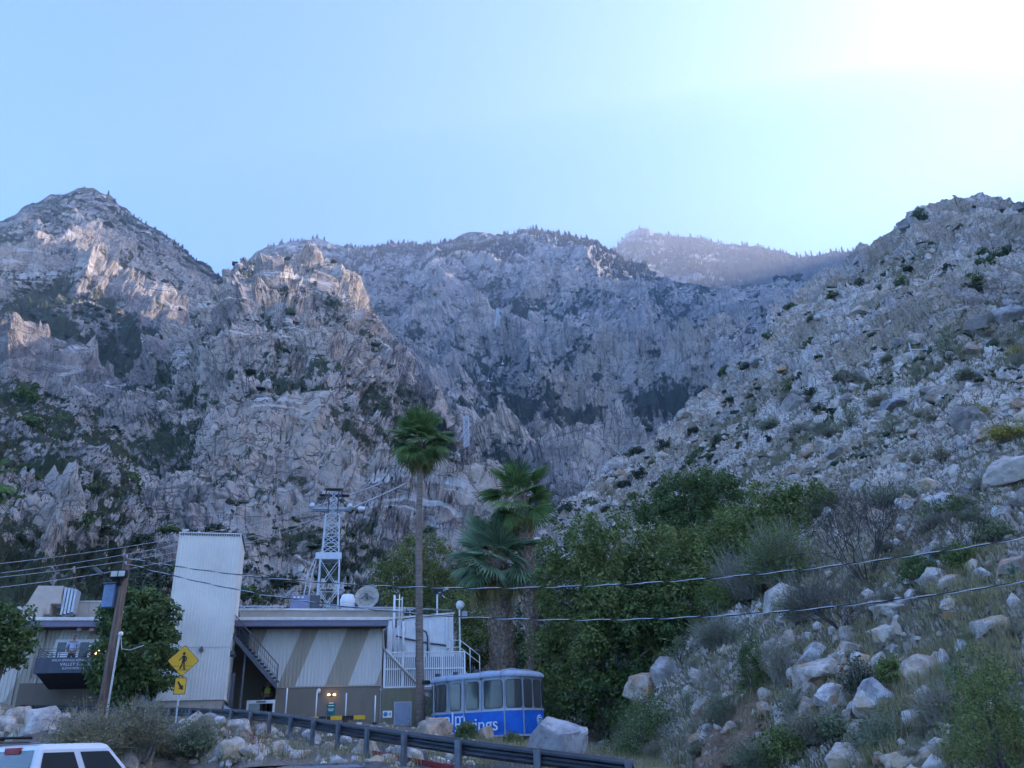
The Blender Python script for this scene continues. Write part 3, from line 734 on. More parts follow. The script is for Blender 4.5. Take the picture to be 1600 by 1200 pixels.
# ---------------------------------------------------------------- elevator tower
P_tower = paint('tower_cladding', (0.78, 0.735, 0.65), 0.55, 0, 0.08, 0.5)
ET = thing('elevator_tower', 'tall white ribbed metal elevator tower beside the diamond crossing sign', 'tower', OB, TH)
x0, x1, y0, y1, zb, zt = -3.65, -0.49, -3.16, 0.75, 4.2, 12.68
tw = MB(); corrugated(tw, x0, x1, zt, zb, y0, 0.16, 0.018); tw.build('front_wall', P_tower, ET)
tw = MB(); corrugated(tw, y0, y1, zt, zb, 0, 0.16, 0.018)
tw.v = [(x1 - v[1], v[0], v[2]) for v in tw.v]; tw.build('side_wall', P_tower, ET)
MB().box(x0, x0 + 0.03, y0 + 0.02, y1, zb, zt).build('side_wall', P_white, ET)
MB().box(x0, x1, y1 - 0.03, y1, zb, zt).build('back_wall', P_white, ET)
MB().box(x0 + 0.06, x1 - 0.06, y0 + 0.06, y1 - 0.1, 2.4, zb + 0.02).build('base', P_tan, ET)
MB().box(x0 - 0.05, x1 + 0.06, y0 - 0.06, y1 + 0.05, zt, zt + 0.06).build('roof', P_flash, ET)
_nt2 = MB().box(0, 0.06, 0, 0.04, 0, 0.1).mesh('trim_tooth'); _nt2.materials.append(P_dgrey)
for k in range(26):
    o = bpy.data.objects.new('trim_tooth', _nt2); o.location = (x0 + 0.03 + k * 0.12, y0 - 0.05, zt - 0.11); put(o, ET)
MB().bar((x1 + 0.05, y0, zt + 0.0), (x1 + 0.05, y1, zt + 0.0), 0.06, 0.12).build('roof_trim', P_dgrey, ET)
MB().box(x0 - 0.01, x1 + 0.03, y0 - 0.03, y0 - 0.019, 6.72, 6.76).build('seam', P_galv, ET)
MB().box(x1 + 0.02, x1 + 0.032, y0, y1, 6.72, 6.76).build('seam', P_galv, ET)
MB().box(x0 - 0.02, x0 + 0.02, y0 - 0.035, y0 - 0.02, zb, zt).box(x1 - 0.03, x1 + 0.03, y0 - 0.035, y0 - 0.02, zb, zt).build('corner_trim', P_tower, ET)
MB().hexa([(-1.95, -3.4, 6.58), (-1.72, -3.4, 6.58), (-1.72, -3.19, 6.58), (-1.95, -3.19, 6.58), (-1.88, -3.26, 6.78), (-1.79, -3.26, 6.78), (-1.79, -3.19, 6.78), (-1.88, -3.19, 6.78)]).build('wall_lamp', P_dgrey, ET)
MB().box(x1 + 0.03, x1 + 0.3, -2.3, -2.1, 6.35, 6.5).box(x1 + 0.03, x1 + 0.25, -2.5, -2.35, 6.45, 6.6).build('wall_lamp', P_dgrey, ET)
MB().box(-3.5, -2.45, -3.2, -3.185, 5.35, 5.72).build('wall_panel', P_txt, ET)
for a in (x0 + 0.2, -0.95): MB().tube([(a, y0 - 0.02, zt + 0.06), (a, y0 - 0.02, zt + 0.14), (a + 0.22, y0 - 0.1, zt + 0.16)], 0.05, 8).build('roof_camera', P_white if a < -2 else P_dgrey, ET)

# ---------------------------------------------------------------- roof equipment
R = thing('air_duct', 'big tan sheet metal duct bending over the left roof', 'duct', bw(-10.5, 2.0, 8.5), TH)
MB().hexa([(-1.1, -0.9, 1.1), (0.55, -0.9, 1.1), (0.55, 0.6, 1.1), (-1.1, 0.6, 1.1), (-0.85, -0.5, 2.15), (0.45, -0.5, 2.15), (0.45, 0.6, 2.15), (-0.85, 0.6, 2.15)]).build('duct_head', P_tan, R, 0.02)
MB().hexa([(-1.5, -1.1, 0.5), (0.1, -1.1, 0.5), (0.1, 0.4, 0.5), (-1.5, 0.4, 0.5), (-1.1, -0.95, 1.098), (0.1, -0.95, 1.098), (0.1, 0.4, 1.098), (-1.1, 0.4, 1.098)]).build('duct_elbow', P_tan, R, 0.02)
for k in range(3): MB().box(-2.6 + k * 0.62, -2.02 + k * 0.62, -1.4, 0.3, 0.02, 0.72).build('duct_section', P_tan, R, 0.015)
MB().box(-0.7, -0.1, -1.4, 0.3, 0.02, 0.78).build('duct_section', P_tan, R, 0.015)
for k in range(4): MB().box(0.56 + k * 0.17, 0.68 + k * 0.17, -0.6, 0.4, 0.55 + 0.05 * k, 2.05 - 0.03 * k).build('louver', P_galv, R)
MB().lathe([(0, 0.45), (0.25, 0.38), (0.38, 0.2), (0.4, 0)], 16, (-2.0, 1.0, 0.8)).build('roof_vent', P_galv, R)
R = thing('roof_parapet', 'tan panelled roof parapet with a rounded right end', 'parapet', bw(-9.4, 2.4, 8.5), TH)
pl = [(0, 0.4), (0, 1.42)] + [(2.5 - 0.5 + 0.5 * math.sin(rad(a)), 0.92 + 0.5 * math.cos(rad(a))) for a in range(0, 91, 15)] + [(2.5, 0.4)]
for i in range(3):
    a, b = i * 0.667, (i + 1) * 0.667 - 0.015
    MB().box(a, b, 0, 0.2, 0.4, 1.42).build('panel', P_tan, R)
MB().prism([(2.0, 0.4), (2.0, 1.42)] + pl[2:], 0, 0.2, 'y').build('panel', P_tan, R)
MB().tube([(0, -0.02, 1.44), (2.0, -0.02, 1.44)] + [(2.0 + 0.53 * math.sin(rad(a)), -0.02, 0.92 + 0.53 * math.cos(rad(a))) for a in range(15, 91, 15)] + [(2.53, -0.02, 0.4)], 0.04, 6).build('edge_trim', P_flash, R)
MB().box(-0.9, 2.6, -1.0, -0.2, 0.01, 0.42).build('lower_kerb', P_tan, R)
R = thing('air_conditioner', 'boxy blue-grey air conditioning unit on the roof', 'air conditioner', bw(2.35, 4.0, 9.66), TH)
P_ac = paint('ac_casing', (0.24, 0.25, 0.36), 0.5)
MB().box(0, 1.2, 0, 0.9, 0.1, 1.0).build('casing', P_ac, R, 0.02); MB().box(1.21, 1.8, 0.05, 0.85, 0.1, 1.0).build('fan_section', P_dgrey, R, 0.02)
MB().box(0.1, 0.3, 0.1, 0.8, 0, 0.1).box(1.4, 1.6, 0.1, 0.8, 0, 0.1).build('feet', P_galv, R)
for k in range(3): MB().box(0.15 + k * 0.25, 0.3 + k * 0.25, -0.02, -0.002, 0.82, 0.9).build('label_plate', P_txt, R)
R = thing('exhaust_fan', 'round white mushroom shaped exhaust fan on the roof', 'fan', bw(5.95, 5.0, 9.66), TH)
MB().lathe([(0.38, 0.0), (0.38, 0.42), (0.45, 0.46), (0.47, 0.55), (0.45, 0.62), (0.45, 0.62)], 20).build('base', P_white, R)
MB().lathe([(0.47, 0.60), (0.50, 0.64), (0.50, 0.9), (0.44, 0.98), (0.40, 1.15), (0.34, 1.2), (0, 1.22)], 20).build('hood', P_white, R)
R = thing('satellite_dish', 'large beige satellite dish with ribs on the roof', 'satellite dish', bw(7.2, 5.0, 9.66), TH)
P_dish = paint('dish_beige', (0.47, 0.44, 0.38), 0.7)
def dish_part(nm, mb, mat): 
    o = mb.build(nm, mat, R); o.matrix_local = Matrix.Translation((0, 0, 0.95)) @ Matrix.Rotation(rad(-12), 4, 'Z') @ Matrix.Rotation(rad(74), 4, 'X'); return o
pr = [(0.02 + 0.76 * k / 8, 0.26 * (k / 8) ** 2) for k in range(9)]
dish_part('reflector', MB().lathe(pr + [(0.79, 0.26)] + [(r, z - 0.025) for r, z in pr[::-1]], 28), P_dish)
dr_ = MB()
for k in range(10):
    a = 2 * math.pi * k / 10
    dr_.tube([(r * math.cos(a), r * math.sin(a), z + 0.015) for r, z in pr[::2]], 0.016, 5)
dr_.tube([(0.5 * math.cos(a), 0.5 * math.sin(a), 0.125) for a in np.linspace(0, 2 * math.pi, 20)], 0.016, 5)
dish_part('ribs', dr_, P_tan)
dish_part('feed_arm', MB().bar((0, 0, 0), (0, 0, 0.55), 0.07).bar((0.4, 0, 0.07), (0, 0, 0.55), 0.04).bar((-0.4, 0, 0.07), (0, 0, 0.55), 0.04).box(-0.12, 0.12, -0.14, 0.1, 0.5, 0.62), P_dgrey)
MB().tube([(0, 0.1, 0), (0, 0.1, 0.9)], 0.06, 8).build('mast', P_galv, R)
R = thing('mast_dish', 'small dark dish on a white pole above the annex', 'satellite dish', bw(11.54, 3.2, 7.5), TH)
MB().tube([(0, 0, 0), (0, 0, 3.1)], 0.06, 8).build('pole', P_white, R)
o = MB().lathe([(0.0, 0), (0.15, 0.01), (0.27, 0.06), (0.33, 0.14), (0.32, 0.15), (0.26, 0.08), (0, 0.03)], 18).build('reflector', P_dgrey, R); o.matrix_local = Matrix.Translation((0.05, 0, 3.3)) @ Matrix.Rotation(rad(115), 4, 'X')
MB().bar((0.1, 0, 3.2), (0.6, -0.1, 3.45), 0.05).box(0.5, 0.7, -0.2, 0, 3.4, 3.55).bar((0.3, 0, 3.1), (0.5, 0, 2.9), 0.05).build('feed_arm', P_galv, R)
R = thing('flood_light', 'round white flood light drum on a pole at the roof corner', 'flood light', bw(13.0, 3.2, 5.4), TH)
MB().tube([(0, 0, 0), (0, 0, 4.3)], 0.055, 8).build('pole', P_white, R)
o = MB().lathe([(0, -0.25), (0.22, -0.24), (0.27, -0.1), (0.27, 0.1), (0.2, 0.2), (0, 0.22)], 18).build('drum', P_white, R); o.matrix_local = Matrix.Translation((0.05, 0, 4.55)) @ Matrix.Rotation(rad(70), 4, 'X')
MB().box(0.15, 0.5, -0.1, 0.1, 3.7, 4.15).build('ballast_box', P_grey, R)
R = thing('roof_camera', 'small white security camera on a stub at the roof edge', 'camera', bw(9.75, 3.0, 9.2), TH)
MB().tube([(0, 0, 0), (0, 0, 0.35)], 0.04, 6).build('stub', P_white, R); MB().box(-0.18, 0.2, -0.12, 0.08, 0.36, 0.5).build('housing', P_white, R, 0.02)
R = thing('roof_pipe', 'white pipe rail lying along the upper roof edge', 'pipe', bw(0, 2.7, 9.62), TH)
MB().tube([(-0.6, 0, 0.12), (2.1, 0, 0.12)], 0.045, 6).tube([(4.6, 0, 0.1), (9.2, 0, 0.06), (12.5, 0.2, -0.05)], 0.05, 6).build('run', P_galv, R)
for x in (-0.3, 0.8, 1.9, 5.2, 6.6, 8.0, 9.4): MB().box(x - 0.05, x + 0.05, -0.06, 0.06, -0.02, 0.09).build('bracket', P_galv, R)

# ---------------------------------------------------------------- white posts, wheel stops, kerb by the station
for k, px in enumerate((447, 489, 532, 573)):
    q = bw(2.6 + k * 1.55, -2.2, 0); q.z = gz(q.x, q.y)
    R = thing('bollard', ['slim white post left of the green wall sign, nearest the entrance', 'slim white post standing below the dome camera', 'slim white post just right of the green wall sign', 'slim white post nearest the olive annex wall'][k], 'post', q, TH, 'white posts along the station wall')
    MB().tube([(0, 0, 0), (0, 0, 1.45)], 0.035, 8).build('shaft', P_white, R); MB().lathe([(0, 0.12), (0.12, 0.1), (0.14, 0)], 10).build('foot', P_black, R)
q = bw(4.6, -2.6, 0); q.z = gz(q.x, q.y) + 0.02
R = thing('wheel_stop', 'yellow and black striped kerb rail under the station wall', 'kerb', q, TH)
for k in range(7):
    MB().box(-2.1 + k * 0.6, -1.5 + k * 0.6 - 0.004, -0.08, 0.08, 0, 0.2).build('stripe', P_yellow if k % 2 == 0 else P_black, R, 0.015)
q = Vector((-3.4, 24.5, 0))
R = thing('red_kerb', 'worn red painted kerb behind the guardrail', 'kerb', (0, 0, 0))
kv = MB()
for k in range(10):
    xa, xb = -5.0 + k * 0.6, -5.0 + (k + 1) * 0.6
    ya, yb = [float(np.interp(x, _rx, _ry)) + 1.5 for x in (xa, xb)]
    za, zb_ = gz(xa, ya), gz(xb, yb)
    kv.hexa([(xa, ya, za - .05), (xb, yb, zb_ - .05), (xb, yb + .2, zb_ - .05), (xa, ya + .2, za - .05), (xa, ya, za + .15), (xb, yb, zb_ + .15), (xb, yb + .2, zb_ + .15), (xa, ya + .2, za + .15)])
kv.build('kerb_run', P_red, R)

# ================================================================== OLD TRAM CAR
P_tblue = paint('tram_blue', (0.014, 0.14, 0.58), 0.42, 0, 0.16, 2.2)
P_silver = paint('tram_silver', (0.36, 0.40, 0.46), 0.4, 0.3, 0.08)
P_rubber = paint('rubber', (0.03, 0.03, 0.035), 0.7)
def tram_glass():
    t = NT('tram_glass'); t.col((0.055, 0.065, 0.062)).rough(0.1); t.p.inputs['Specular IOR Level'].default_value = 0.5; return t.m
P_tglass = tram_glass()
GZ0 = 1.84
G = thing('tram_car', 'retired blue and silver aerial tram car parked on the ground behind boulders', 'tram car', (-2.03, 45.45, GZ0), rad(-35.1))
G.scale = (1.05, 1.05, 1.05)
_N = 240
_ol = []
for k in range(_N):
    a = 2 * math.pi * k / _N; c, s = math.cos(a), math.sin(a)
    e = 2 / 4.2
    _ol.append(Vector((2.85 * math.copysign(abs(c) ** e, c), 1.68 * math.copysign(abs(s) ** e, s), 0)))
_cum = [0.0]
for k in range(_N): _cum.append(_cum[-1] + (_ol[(k + 1) % _N] - _ol[k]).length)
LEN = _cum[-1]
def ol(t):
    t %= LEN; k = max(0, min(_N - 1, int(np.searchsorted(_cum, t, 'right')) - 1))
    f = (t - _cum[k]) / max(1e-9, _cum[k + 1] - _cum[k]); a, b = _ol[k], _ol[(k + 1) % _N]
    d = (b - a).normalized(); return a.lerp(b, f), Vector((d.y, -d.x, 0))
def ring_band(name, prof, mat):
    """prof: list of (z, inset)"""
    mb = MB(); ts = [LEN * k / 120 for k in range(120)]; vs = []
    for z, ins in prof:
        for t in ts:
            p, n = ol(t); q = p - n * ins; vs.append((q.x, q.y, z))
    fs = [(i * 120 + k, i * 120 + (k + 1) % 120, (i + 1) * 120 + (k + 1) % 120, (i + 1) * 120 + k) for i in range(len(prof) - 1) for k in range(120)]
    return mb.add(vs, fs, True).build(name, mat, G)
def rrpanel(name, t0, t1, z0, z1, off, mat, r=0.1, parent=None):
    mb = MB(); n = 14; vs = []
    us = [0, .02, .05, .09, .14] + [0.14 + (t1 - t0 - 0.28) * k / 6 for k in range(1, 6)] + [t1 - t0 - x for x in (.14, .09, .05, .02, 0)]
    for u in us:
        e = min(u, t1 - t0 - u); h = r - math.sqrt(max(0, r * r - max(0, r - e) ** 2))
        p, nn = ol(t0 + u); q = p + nn * off
        vs += [(q.x, q.y, z0 + h), (q.x, q.y, z1 - h)]
    fs = [(2 * i, 2 * i + 2, 2 * i + 3, 2 * i + 1) for i in range(len(us) - 1)]
    return mb.add(vs, fs, True).build(name, mat, parent or G)
ring_band('lower_body', [(0.12, 0.3), (0.12, 0.02), (0.2, 0.0), (1.27, 0.0)], P_tblue)
ring_band('skirt', [(-0.15, 0.35), (0.13, 0.28)], P_dgrey)
ring_band('window_band', [(1.272, 0.0), (2.72, 0.03), (2.80, 0.03)], P_silver)
ring_band('belt_rail', [(1.24, -0.02), (1.31, -0.025), (1.31, 0.0)], P_silver)
ring_band('base_rail', [(0.10, -0.015), (0.19, -0.02), (0.19, 0.0)], P_silver)
ring_band('roof', [(2.78, -0.07), (2.86, -0.10), (2.97, -0.04), (3.06, 0.12), (3.11, 0.5), (3.14, 1.0), (3.15, 1.6)], paint('tram_roof', (0.34, 0.40, 0.50), 0.45))
# arc length of the corner points: side facing the camera is y = -1.68 (t from about 3/4 of the outline backwards)
def t_of(x, y):
    return min((( (p.x - x) ** 2 + (p.y - y) ** 2), _cum[k]) for k, p in enumerate(_ol))[1]
tC = t_of(2.25, -1.68)           # where the straight near side ends
def win(a, b):
    w = rrpanel('window', tC + a, tC + b, 1.36, 2.66, 0.012, P_rubber, 0.13)
    g = rrpanel('pane', tC + a + 0.035, tC + b - 0.035, 1.395, 2.625, 0.018, P_tglass, 0.1, w); return w
for a, b in ((-4.95, -4.55), (-4.40, -3.52), (-3.28, -2.55), (-2.25, -1.42), (-1.12, -0.06), (0.10, 0.92), (1.05, 1.75), (1.86, 2.52), (2.62, 3.3), (3.4, 4.1), (4.4, 5.4), (5.6, 6.6), (6.9, 7.8), (8.0, 8.9)):
    win(a, b)
for a, z0, z1 in ((-4.47, .15, 2.84), (-3.42, 1.3, 2.84), (-2.36, .15, 2.84), (-1.27, 1.28, 3.0), (0.02, 0.15, 2.84), (0.98, 0.15, 2.84), (3.35, .15, 2.84)):
    p, n = ol(tC + a); q = p + n * 0.03
    MB().bar((q.x, q.y, z0), (q.x, q.y, z1), 0.06, 0.05).build('pillar', P_silver, G)
for a in (-1.27, -3.42, 0.0):
    p, n = ol(tC + a)
    MB().tube([(p.x, -1.74, 2.7), (p.x, -1.80, 2.9), (p.x, -1.62, 3.06), (p.x, -0.8, 3.16), (p.x, 0.8, 3.16), (p.x, 1.7, 3.0)], 0.035, 6).build('roof_strap', P_silver, G)
for x in (-2.2, -1.0, 0.4):
    MB().box(x - 0.12, x + 0.12, -1.35, -1.2, 3.1, 3.24).build('roof_bracket', P_dgrey, G)
MB().box(-3.0, -2.7, -1.6, -1.3, 2.75, 2.95).build('roof_bracket', P_rubber, G)
MB().bar((-2.98, -1.73, 1.35), (-2.98, -1.73, 0.2), 0.01).build('door_seam', P_rubber, G)
for a in (-3.42, -2.36):
    p, n = ol(tC + a)
    MB().box(p.x - 0.012, p.x + 0.012, -1.705, -1.69, 0.25, 1.24).build('door_seam', P_rubber, G)
sideM = lambda x, z: Matrix.Translation((x, -1.715, z)) @ Matrix.Rotation(rad(90), 4, 'X')
P_script = paint('tram_lettering', (0.70, 0.80, 0.84), 0.5, 0, 0.03)
text_obj('lettering', 'palm', 0.86, P_script, G, sideM(0.0, 0.99), 0.01, 'RIGHT', 1.12)
text_obj('lettering', 'springs', 0.86, P_script, G, sideM(1.98, 0.66), 0.01, 'RIGHT', 1.12)
# round emblem on the end
p, n = ol(tC + 2.3)
em = MB().lathe([(0.0, 0.0), (0.26, 0.0), (0.26, 0.012), (0.0, 0.012)], 28).build('emblem', P_script, G)
_z = n; _x = Vector((-n.y, n.x, 0)); _y = Vector((0, 0, 1)); 
_EM = Matrix((_x, _y, _z)).transposed().to_4x4(); _EM.translation = p + n * 0.012 + Vector((0, 0, 0.78))
em.matrix_local = _EM
MB().lathe([(0.17, 0.013), (0.235, 0.013), (0.235, 0.018), (0.17, 0.018), (0.17, 0.013)], 28).build('emblem_ring', P_tblue, em)
MB().box(-0.10, 0.10, 0.055, 0.10, 0.013, 0.02).box(-0.075, -0.03, -0.12, 0.055, 0.013, 0.02).box(0.03, 0.075, -0.12, 0.055, 0.013, 0.02).build('emblem_mark', P_black, em)
for k in range(12):
    a = 2 * math.pi * k / 12
    MB().box(-0.018, 0.018, -0.02, 0.02, 0.018, 0.022).build('emblem_letter', P_script, em).matrix_local = Matrix.Translation((0.203 * math.cos(a), 0.203 * math.sin(a), 0)) @ Matrix.Rotation(a, 4, 'Z')

# ================================================================== UTILITY POLE
PB = Vector((-15.0, 30.0, 0)); PB.z = gz(PB.x, PB.y) - 0.3
U = thing('utility_pole', 'brown wooden utility pole with lamps and grey boxes by the parking', 'utility pole', PB)
H = 8.74 - PB.z
def wood_mat():
    t = NT('weathered_wood'); v = t.pos((6, 6, 0.5)); f = t.noise(v, 2.0, 8, 0.7)
    t.col(t.ramp(f, [(0.3, (0.06, 0.042, 0.034)), (0.5, (0.15, 0.10, 0.075)), (0.7, (0.25, 0.18, 0.14))])).rough(0.95).bump(f, 0.6, 0.02); return t.m
P_pole = wood_mat()
MB().tube([(0, 0, -0.5), (0, 0, H * 0.5), (0, 0, H)], [0.2, 0.17, 0.135], 12).build('shaft', P_pole, U)
MB().box(-0.62, -0.2, -0.2, 0.12, H - 1.95, H - 1.1).build('transformer_box', paint('box_blue', (0.16, 0.23, 0.36), 0.45), U, 0.03)
MB().box(-0.66, -0.16, -0.24, 0.16, H - 1.09, H - 1.03).build('box_lid', P_dgrey, U)
fl = MB().box(-0.36, 0.24, -0.42, -0.24, H - 0.92, H - 0.62).build('flood_lamp', P_black, U, 0.03)
for x in (-0.32, -0.04): MB().box(x, x + 0.24, -0.43, -0.424, H - 0.87, H - 0.67).build('lamp_lens', paint('lens', (0.55, 0.56, 0.5)), fl)
MB().bar((-0.06, -0.3, H - 0.9), (-0.06, -0.1, H - 1.15), 0.08).build('bracket', P_black, fl)
f2 = MB().bar((-1.15, -0.1, H - 0.45), (-0.78, -0.1, H - 0.72), 0.22, 0.1).build('flood_lamp', P_dgrey, U)
MB().bar((-0.78, -0.1, H - 0.72), (-0.5, -0.1, H - 1.0), 0.06).build('bracket', P_black, f2)
zc_ = H - 2.95
MB().tube([(0.2, -0.05, 0.0), (0.2, -0.05, zc_ - .1), (0.24, -0.1, zc_)], 0.04, 8).build('conduit', P_white, U)
MB().lathe([(0, 0.1), (0.07, 0.08), (0.09, 0.0), (0.05, -0.06)], 10, (0.26, -0.1, zc_ + .02)).build('conduit_head', P_white, U)
MB().tube([(0.28, -0.1, zc_ - .05), (0.4, -0.12, zc_ - .5), (0.7, -0.1, zc_ - .55), (1.0, 0.3, zc_ - .35)], 0.015, 5).build('drop_wire', P_galv, U)
mb_ = MB().box(-0.48, -0.19, -0.3, -0.02, 0.55, 1.1).build('meter_box', P_grey, U, 0.02)
MB().lathe([(0, 0.06), (0.06, 0.05), (0.07, 0)], 12).build('meter', P_white, mb_).matrix_local = Matrix.Translation((-0.4, -0.3, 0.92)) @ Matrix.Rotation(rad(90), 4, 'X')
MB().box(-0.55, 0.25, -0.5, -0.25, 0.02, 0.34).build('lower_box', P_grey, U, 0.02)
for z in (0.06, 0.3): MB().tube([(0.0, -0.15, H - z), (0.12, -0.3, H - z), (0.14, -0.35, H - z - 0.12)], 0.02, 6).build('insulator_hook', P_galv, U)

# ================================================================== CABLES
def cat_line(a, b, sag, n=60):
    a, b = Vector(a), Vector(b); L = []
    for k in range(n + 1):
        t = k / n; p = a.lerp(b, t); p.z -= 4 * sag * t * (1 - t); L.append(p)
    return L
def proj(p):
    q = Vector(p) - Vector((0, 0, CAMZ)); z = q.dot(FWD)
    return 800 + FPX * q.dot(RGT) / z, 600 - FPX * q.dot(UPV) / z
def fit_sag(a, b, px, py):
    best = (1e9, 0)
    for i in range(0, 160):
        s = i * 0.05; L = cat_line(a, b, s, 40); ys = [proj(p) for p in L]
        y = np.interp(px, [u[0] for u in ys], [u[1] for u in ys]); best = min(best, (abs(y - py), s))
    return best[1]
def twisted(name, label, a, b, sag, r=0.0135, mat=P_black):
    T = thing(name, label, 'cable', (0, 0, 0), 0, 'power lines from the wooden pole')
    L = cat_line(a, b, sag, 420); 
    for ph, m in ((0, P_black), (math.pi, P_galv)):  # pale second strand puts the white highlights of the wire into its colour
        pts = []
        for k, p in enumerate(L):
            w = k * 0.36 + ph
            pts.append(p + Vector((0, math.sin(w), math.cos(w))) * r * 1.0)
        MB().tube(pts, r, 5).build('strand', m, T)
top = PB + Vector((0.1, -0.2, H))
e1 = at(1660, 830, 21.0); e2 = at(1660, 899, 20.5)
twisted('power_line', 'upper twisted power line crossing the whole view to the right', top - Vector((0, 0, .15)), e1, fit_sag(top, e1, 800, 915))
twisted('power_line', 'lower twisted power line crossing the whole view to the right', top - Vector((0, 0, .35)), e2, fit_sag(top, e2, 850, 961))

def single(name, label, cat, pts, r, mat, group=None):
    o = MB().tube(pts, r, 5).build(name, mat); return tag(o, label, cat, group)

# ================================================================== CROSSING SIGN
SB = Vector((-13.98, 34.0, 0)); SB.z = gz(SB.x, SB.y)
S = thing('crossing_sign', 'yellow diamond pedestrian crossing sign on a grey post with an arrow plate', 'road sign', SB, rad(20))
zc = 5.22 - SB.z
MB().box(-0.03, 0.03, 0.0, 0.06, -0.6, zc + 0.5).build('post', P_galv, S)
h = 0.62
def rot_sq(q, n=5):
    pts = []
    for k in range(4):
        cx, cz = [(0, -1), (1, 0), (0, 1), (-1, 0)][k]
        for j in range(-2, 3):
            a = math.atan2(cz, cx) + rad(22.5 * j)
            pts.append((cx * (q - 0.085) + 0.06 * math.cos(a), cz * (q - 0.085) + 0.06 * math.sin(a)))
    return pts
def plate(name, poly, y0, y1, mat, par, dz=0, dx=0):
    return MB().prism([(x + dx, z + dz) for x, z in poly], y0, y1, 'y').build(name, mat, par)
dm = plate('diamond_plate', rot_sq(h), -0.02, -0.005, P_black, S, zc)
plate('diamond_face', rot_sq(h - 0.025), -0.024, -0.0205, P_yellow, dm, zc)
PF = MB()
def sw(p, q, w): PF.bar((p[0], -0.027, zc + p[1]), (q[0], -0.027, zc + q[1]), w, 0.006, up=(0, 1, 0))
PF.prism([(0.0 + 0.055 * math.cos(a), zc + 0.285 + 0.06 * math.sin(a)) for a in np.linspace(0, 2 * math.pi, 16)[:-1]], -0.03, -0.0242, 'y')
PF.prism([(x, z + zc) for x, z in ((-0.06, 0.21), (0.055, 0.21), (0.075, 0.0), (0.05, -0.06), (-0.05, -0.06), (-0.045, 0.05))], -0.03, -0.0243, 'y')
def limb(pts, w):
    for a, b in zip(pts[:-1], pts[1:]):
        d = Vector((b[0] - a[0], b[1] - a[1])).normalized(); n_ = Vector((-d.y, d.x)) * w / 2; e = d * w * 0.3
        PF.prism([(a[0] - e.x + n_.x, zc + a[1] - e.y + n_.y), (a[0] - e.x - n_.x, zc + a[1] - e.y - n_.y), (b[0] + e.x - n_.x, zc + b[1] + e.y - n_.y), (b[0] + e.x + n_.x, zc + b[1] + e.y + n_.y)], -0.0305, -0.0244, 'y')
limb([(-0.04, 0.19), (-0.11, 0.08), (-0.16, 0.02)], 0.04); limb([(0.045, 0.19), (0.12, 0.09), (0.09, -0.01)], 0.04)
limb([(-0.02, -0.03), (-0.04, -0.17), (-0.10, -0.31)], 0.058); limb([(0.03, -0.03), (0.05, -0.17), (0.06, -0.31), (0.10, -0.31)], 0.055)
PF.build('walker_symbol', P_black, dm)
for z in (-0.20, -0.36): MB().box(-0.46 - z * 0.0 + abs(z) * 0.55, 0.46 - abs(z) * 0.55, -0.0275, -0.0242, zc + z - 0.008, zc + z + 0.008).build('symbol_line', P_black, dm)
ap = MB().box(-0.225, 0.225, -0.02, -0.005, zc - 1.29, zc - 0.65).build('arrow_plate', P_black, S, 0.004)
MB().box(-0.205, 0.205, -0.024, -0.0205, zc - 1.27, zc - 0.67).build('arrow_face', P_yellow, ap)
AR = [(-0.13, 0.15), (-0.085, 0.19), (0.06, 0.0), (0.105, 0.045), (0.13, -0.16), (-0.06, -0.09), (-0.01, -0.05)]
MB().prism([(x, z + zc - 0.97) for x, z in AR], -0.028, -0.0242, 'y').build('arrow', P_black, ap)

# ================================================================== GUARDRAIL
P_rail = paint('guardrail_dark', (0.048, 0.054, 0.066), 0.42, 0.5, 0.25, 2.5)
RW = thing('guardrail', 'long dark steel guardrail running along the road edge', 'guardrail', (0, 0, 0))
_rp = [RAIL[0]]
for a, b in zip(RAIL[:-1], RAIL[1:]):
    for k in range(1, 9): _rp.append(a.lerp(b, k / 8))
_sm = []
for i in range(len(_rp)):
    w = _rp[max(0, i - 5):i + 6]; _sm.append(sum(w, Vector()) / len(w))
_ac = [0.0]
for a, b in zip(_sm[:-1], _sm[1:]): _ac.append(_ac[-1] + (b - a).length)
def rail_at(d):
    return Vector([float(np.interp(d, _ac, [p[i] for p in _sm])) for i in range(3)])
prof = [(0.0, 0.44), (-0.03, 0.46), (-0.09, 0.50), (-0.09, 0.545), (-0.02, 0.59), (-0.02, 0.63), (-0.09, 0.675), (-0.09, 0.72), (-0.03, 0.76), (0.0, 0.78), (0.02, 0.78), (-0.01, 0.74), (-0.06, 0.70), (0.01, 0.63), (0.01, 0.59), (-0.06, 0.52), (-0.01, 0.47)]
npst = int(_ac[-1] / 1.95)
for k in range(npst):
    d0, d1 = k * 1.95, (k + 1) * 1.95 + 0.12
    mb = MB(); vs = []; m = 5
    for j in range(m):
        d = d0 + (d1 - d0) * j / (m - 1); p = rail_at(d); tg = (rail_at(d + 0.2) - rail_at(d - 0.2)); tg.z = 0; tg.normalize(); nn = Vector((tg.y, -tg.x, 0))
        for o_, z_ in prof: q = p + nn * (-o_ + 0.004 * (k % 2)); vs.append((q.x, q.y, p.z + z_ - 0.004 * (k % 2)))
    n_ = len(prof); fs = [(j * n_ + i, j * n_ + (i + 1) % n_, (j + 1) * n_ + (i + 1) % n_, (j + 1) * n_ + i) for j in range(m - 1) for i in range(n_)]
    mb.add(vs, fs).build('rail_beam', P_rail, RW)
_pm = MB().box(-0.075, 0.075, -0.05, 0.05, -0.5, 0.76).mesh('guardrail_post', 0.008); _pm.materials.append(paint('post_steel', (0.14, 0.15, 0.17), 0.5, 0.3, 0.2, 6))
_bm2 = MB().box(-0.07, 0.07, -0.02, 0.1, 0.44, 0.76).mesh('spacer_block'); _bm2.materials.append(P_dgrey)
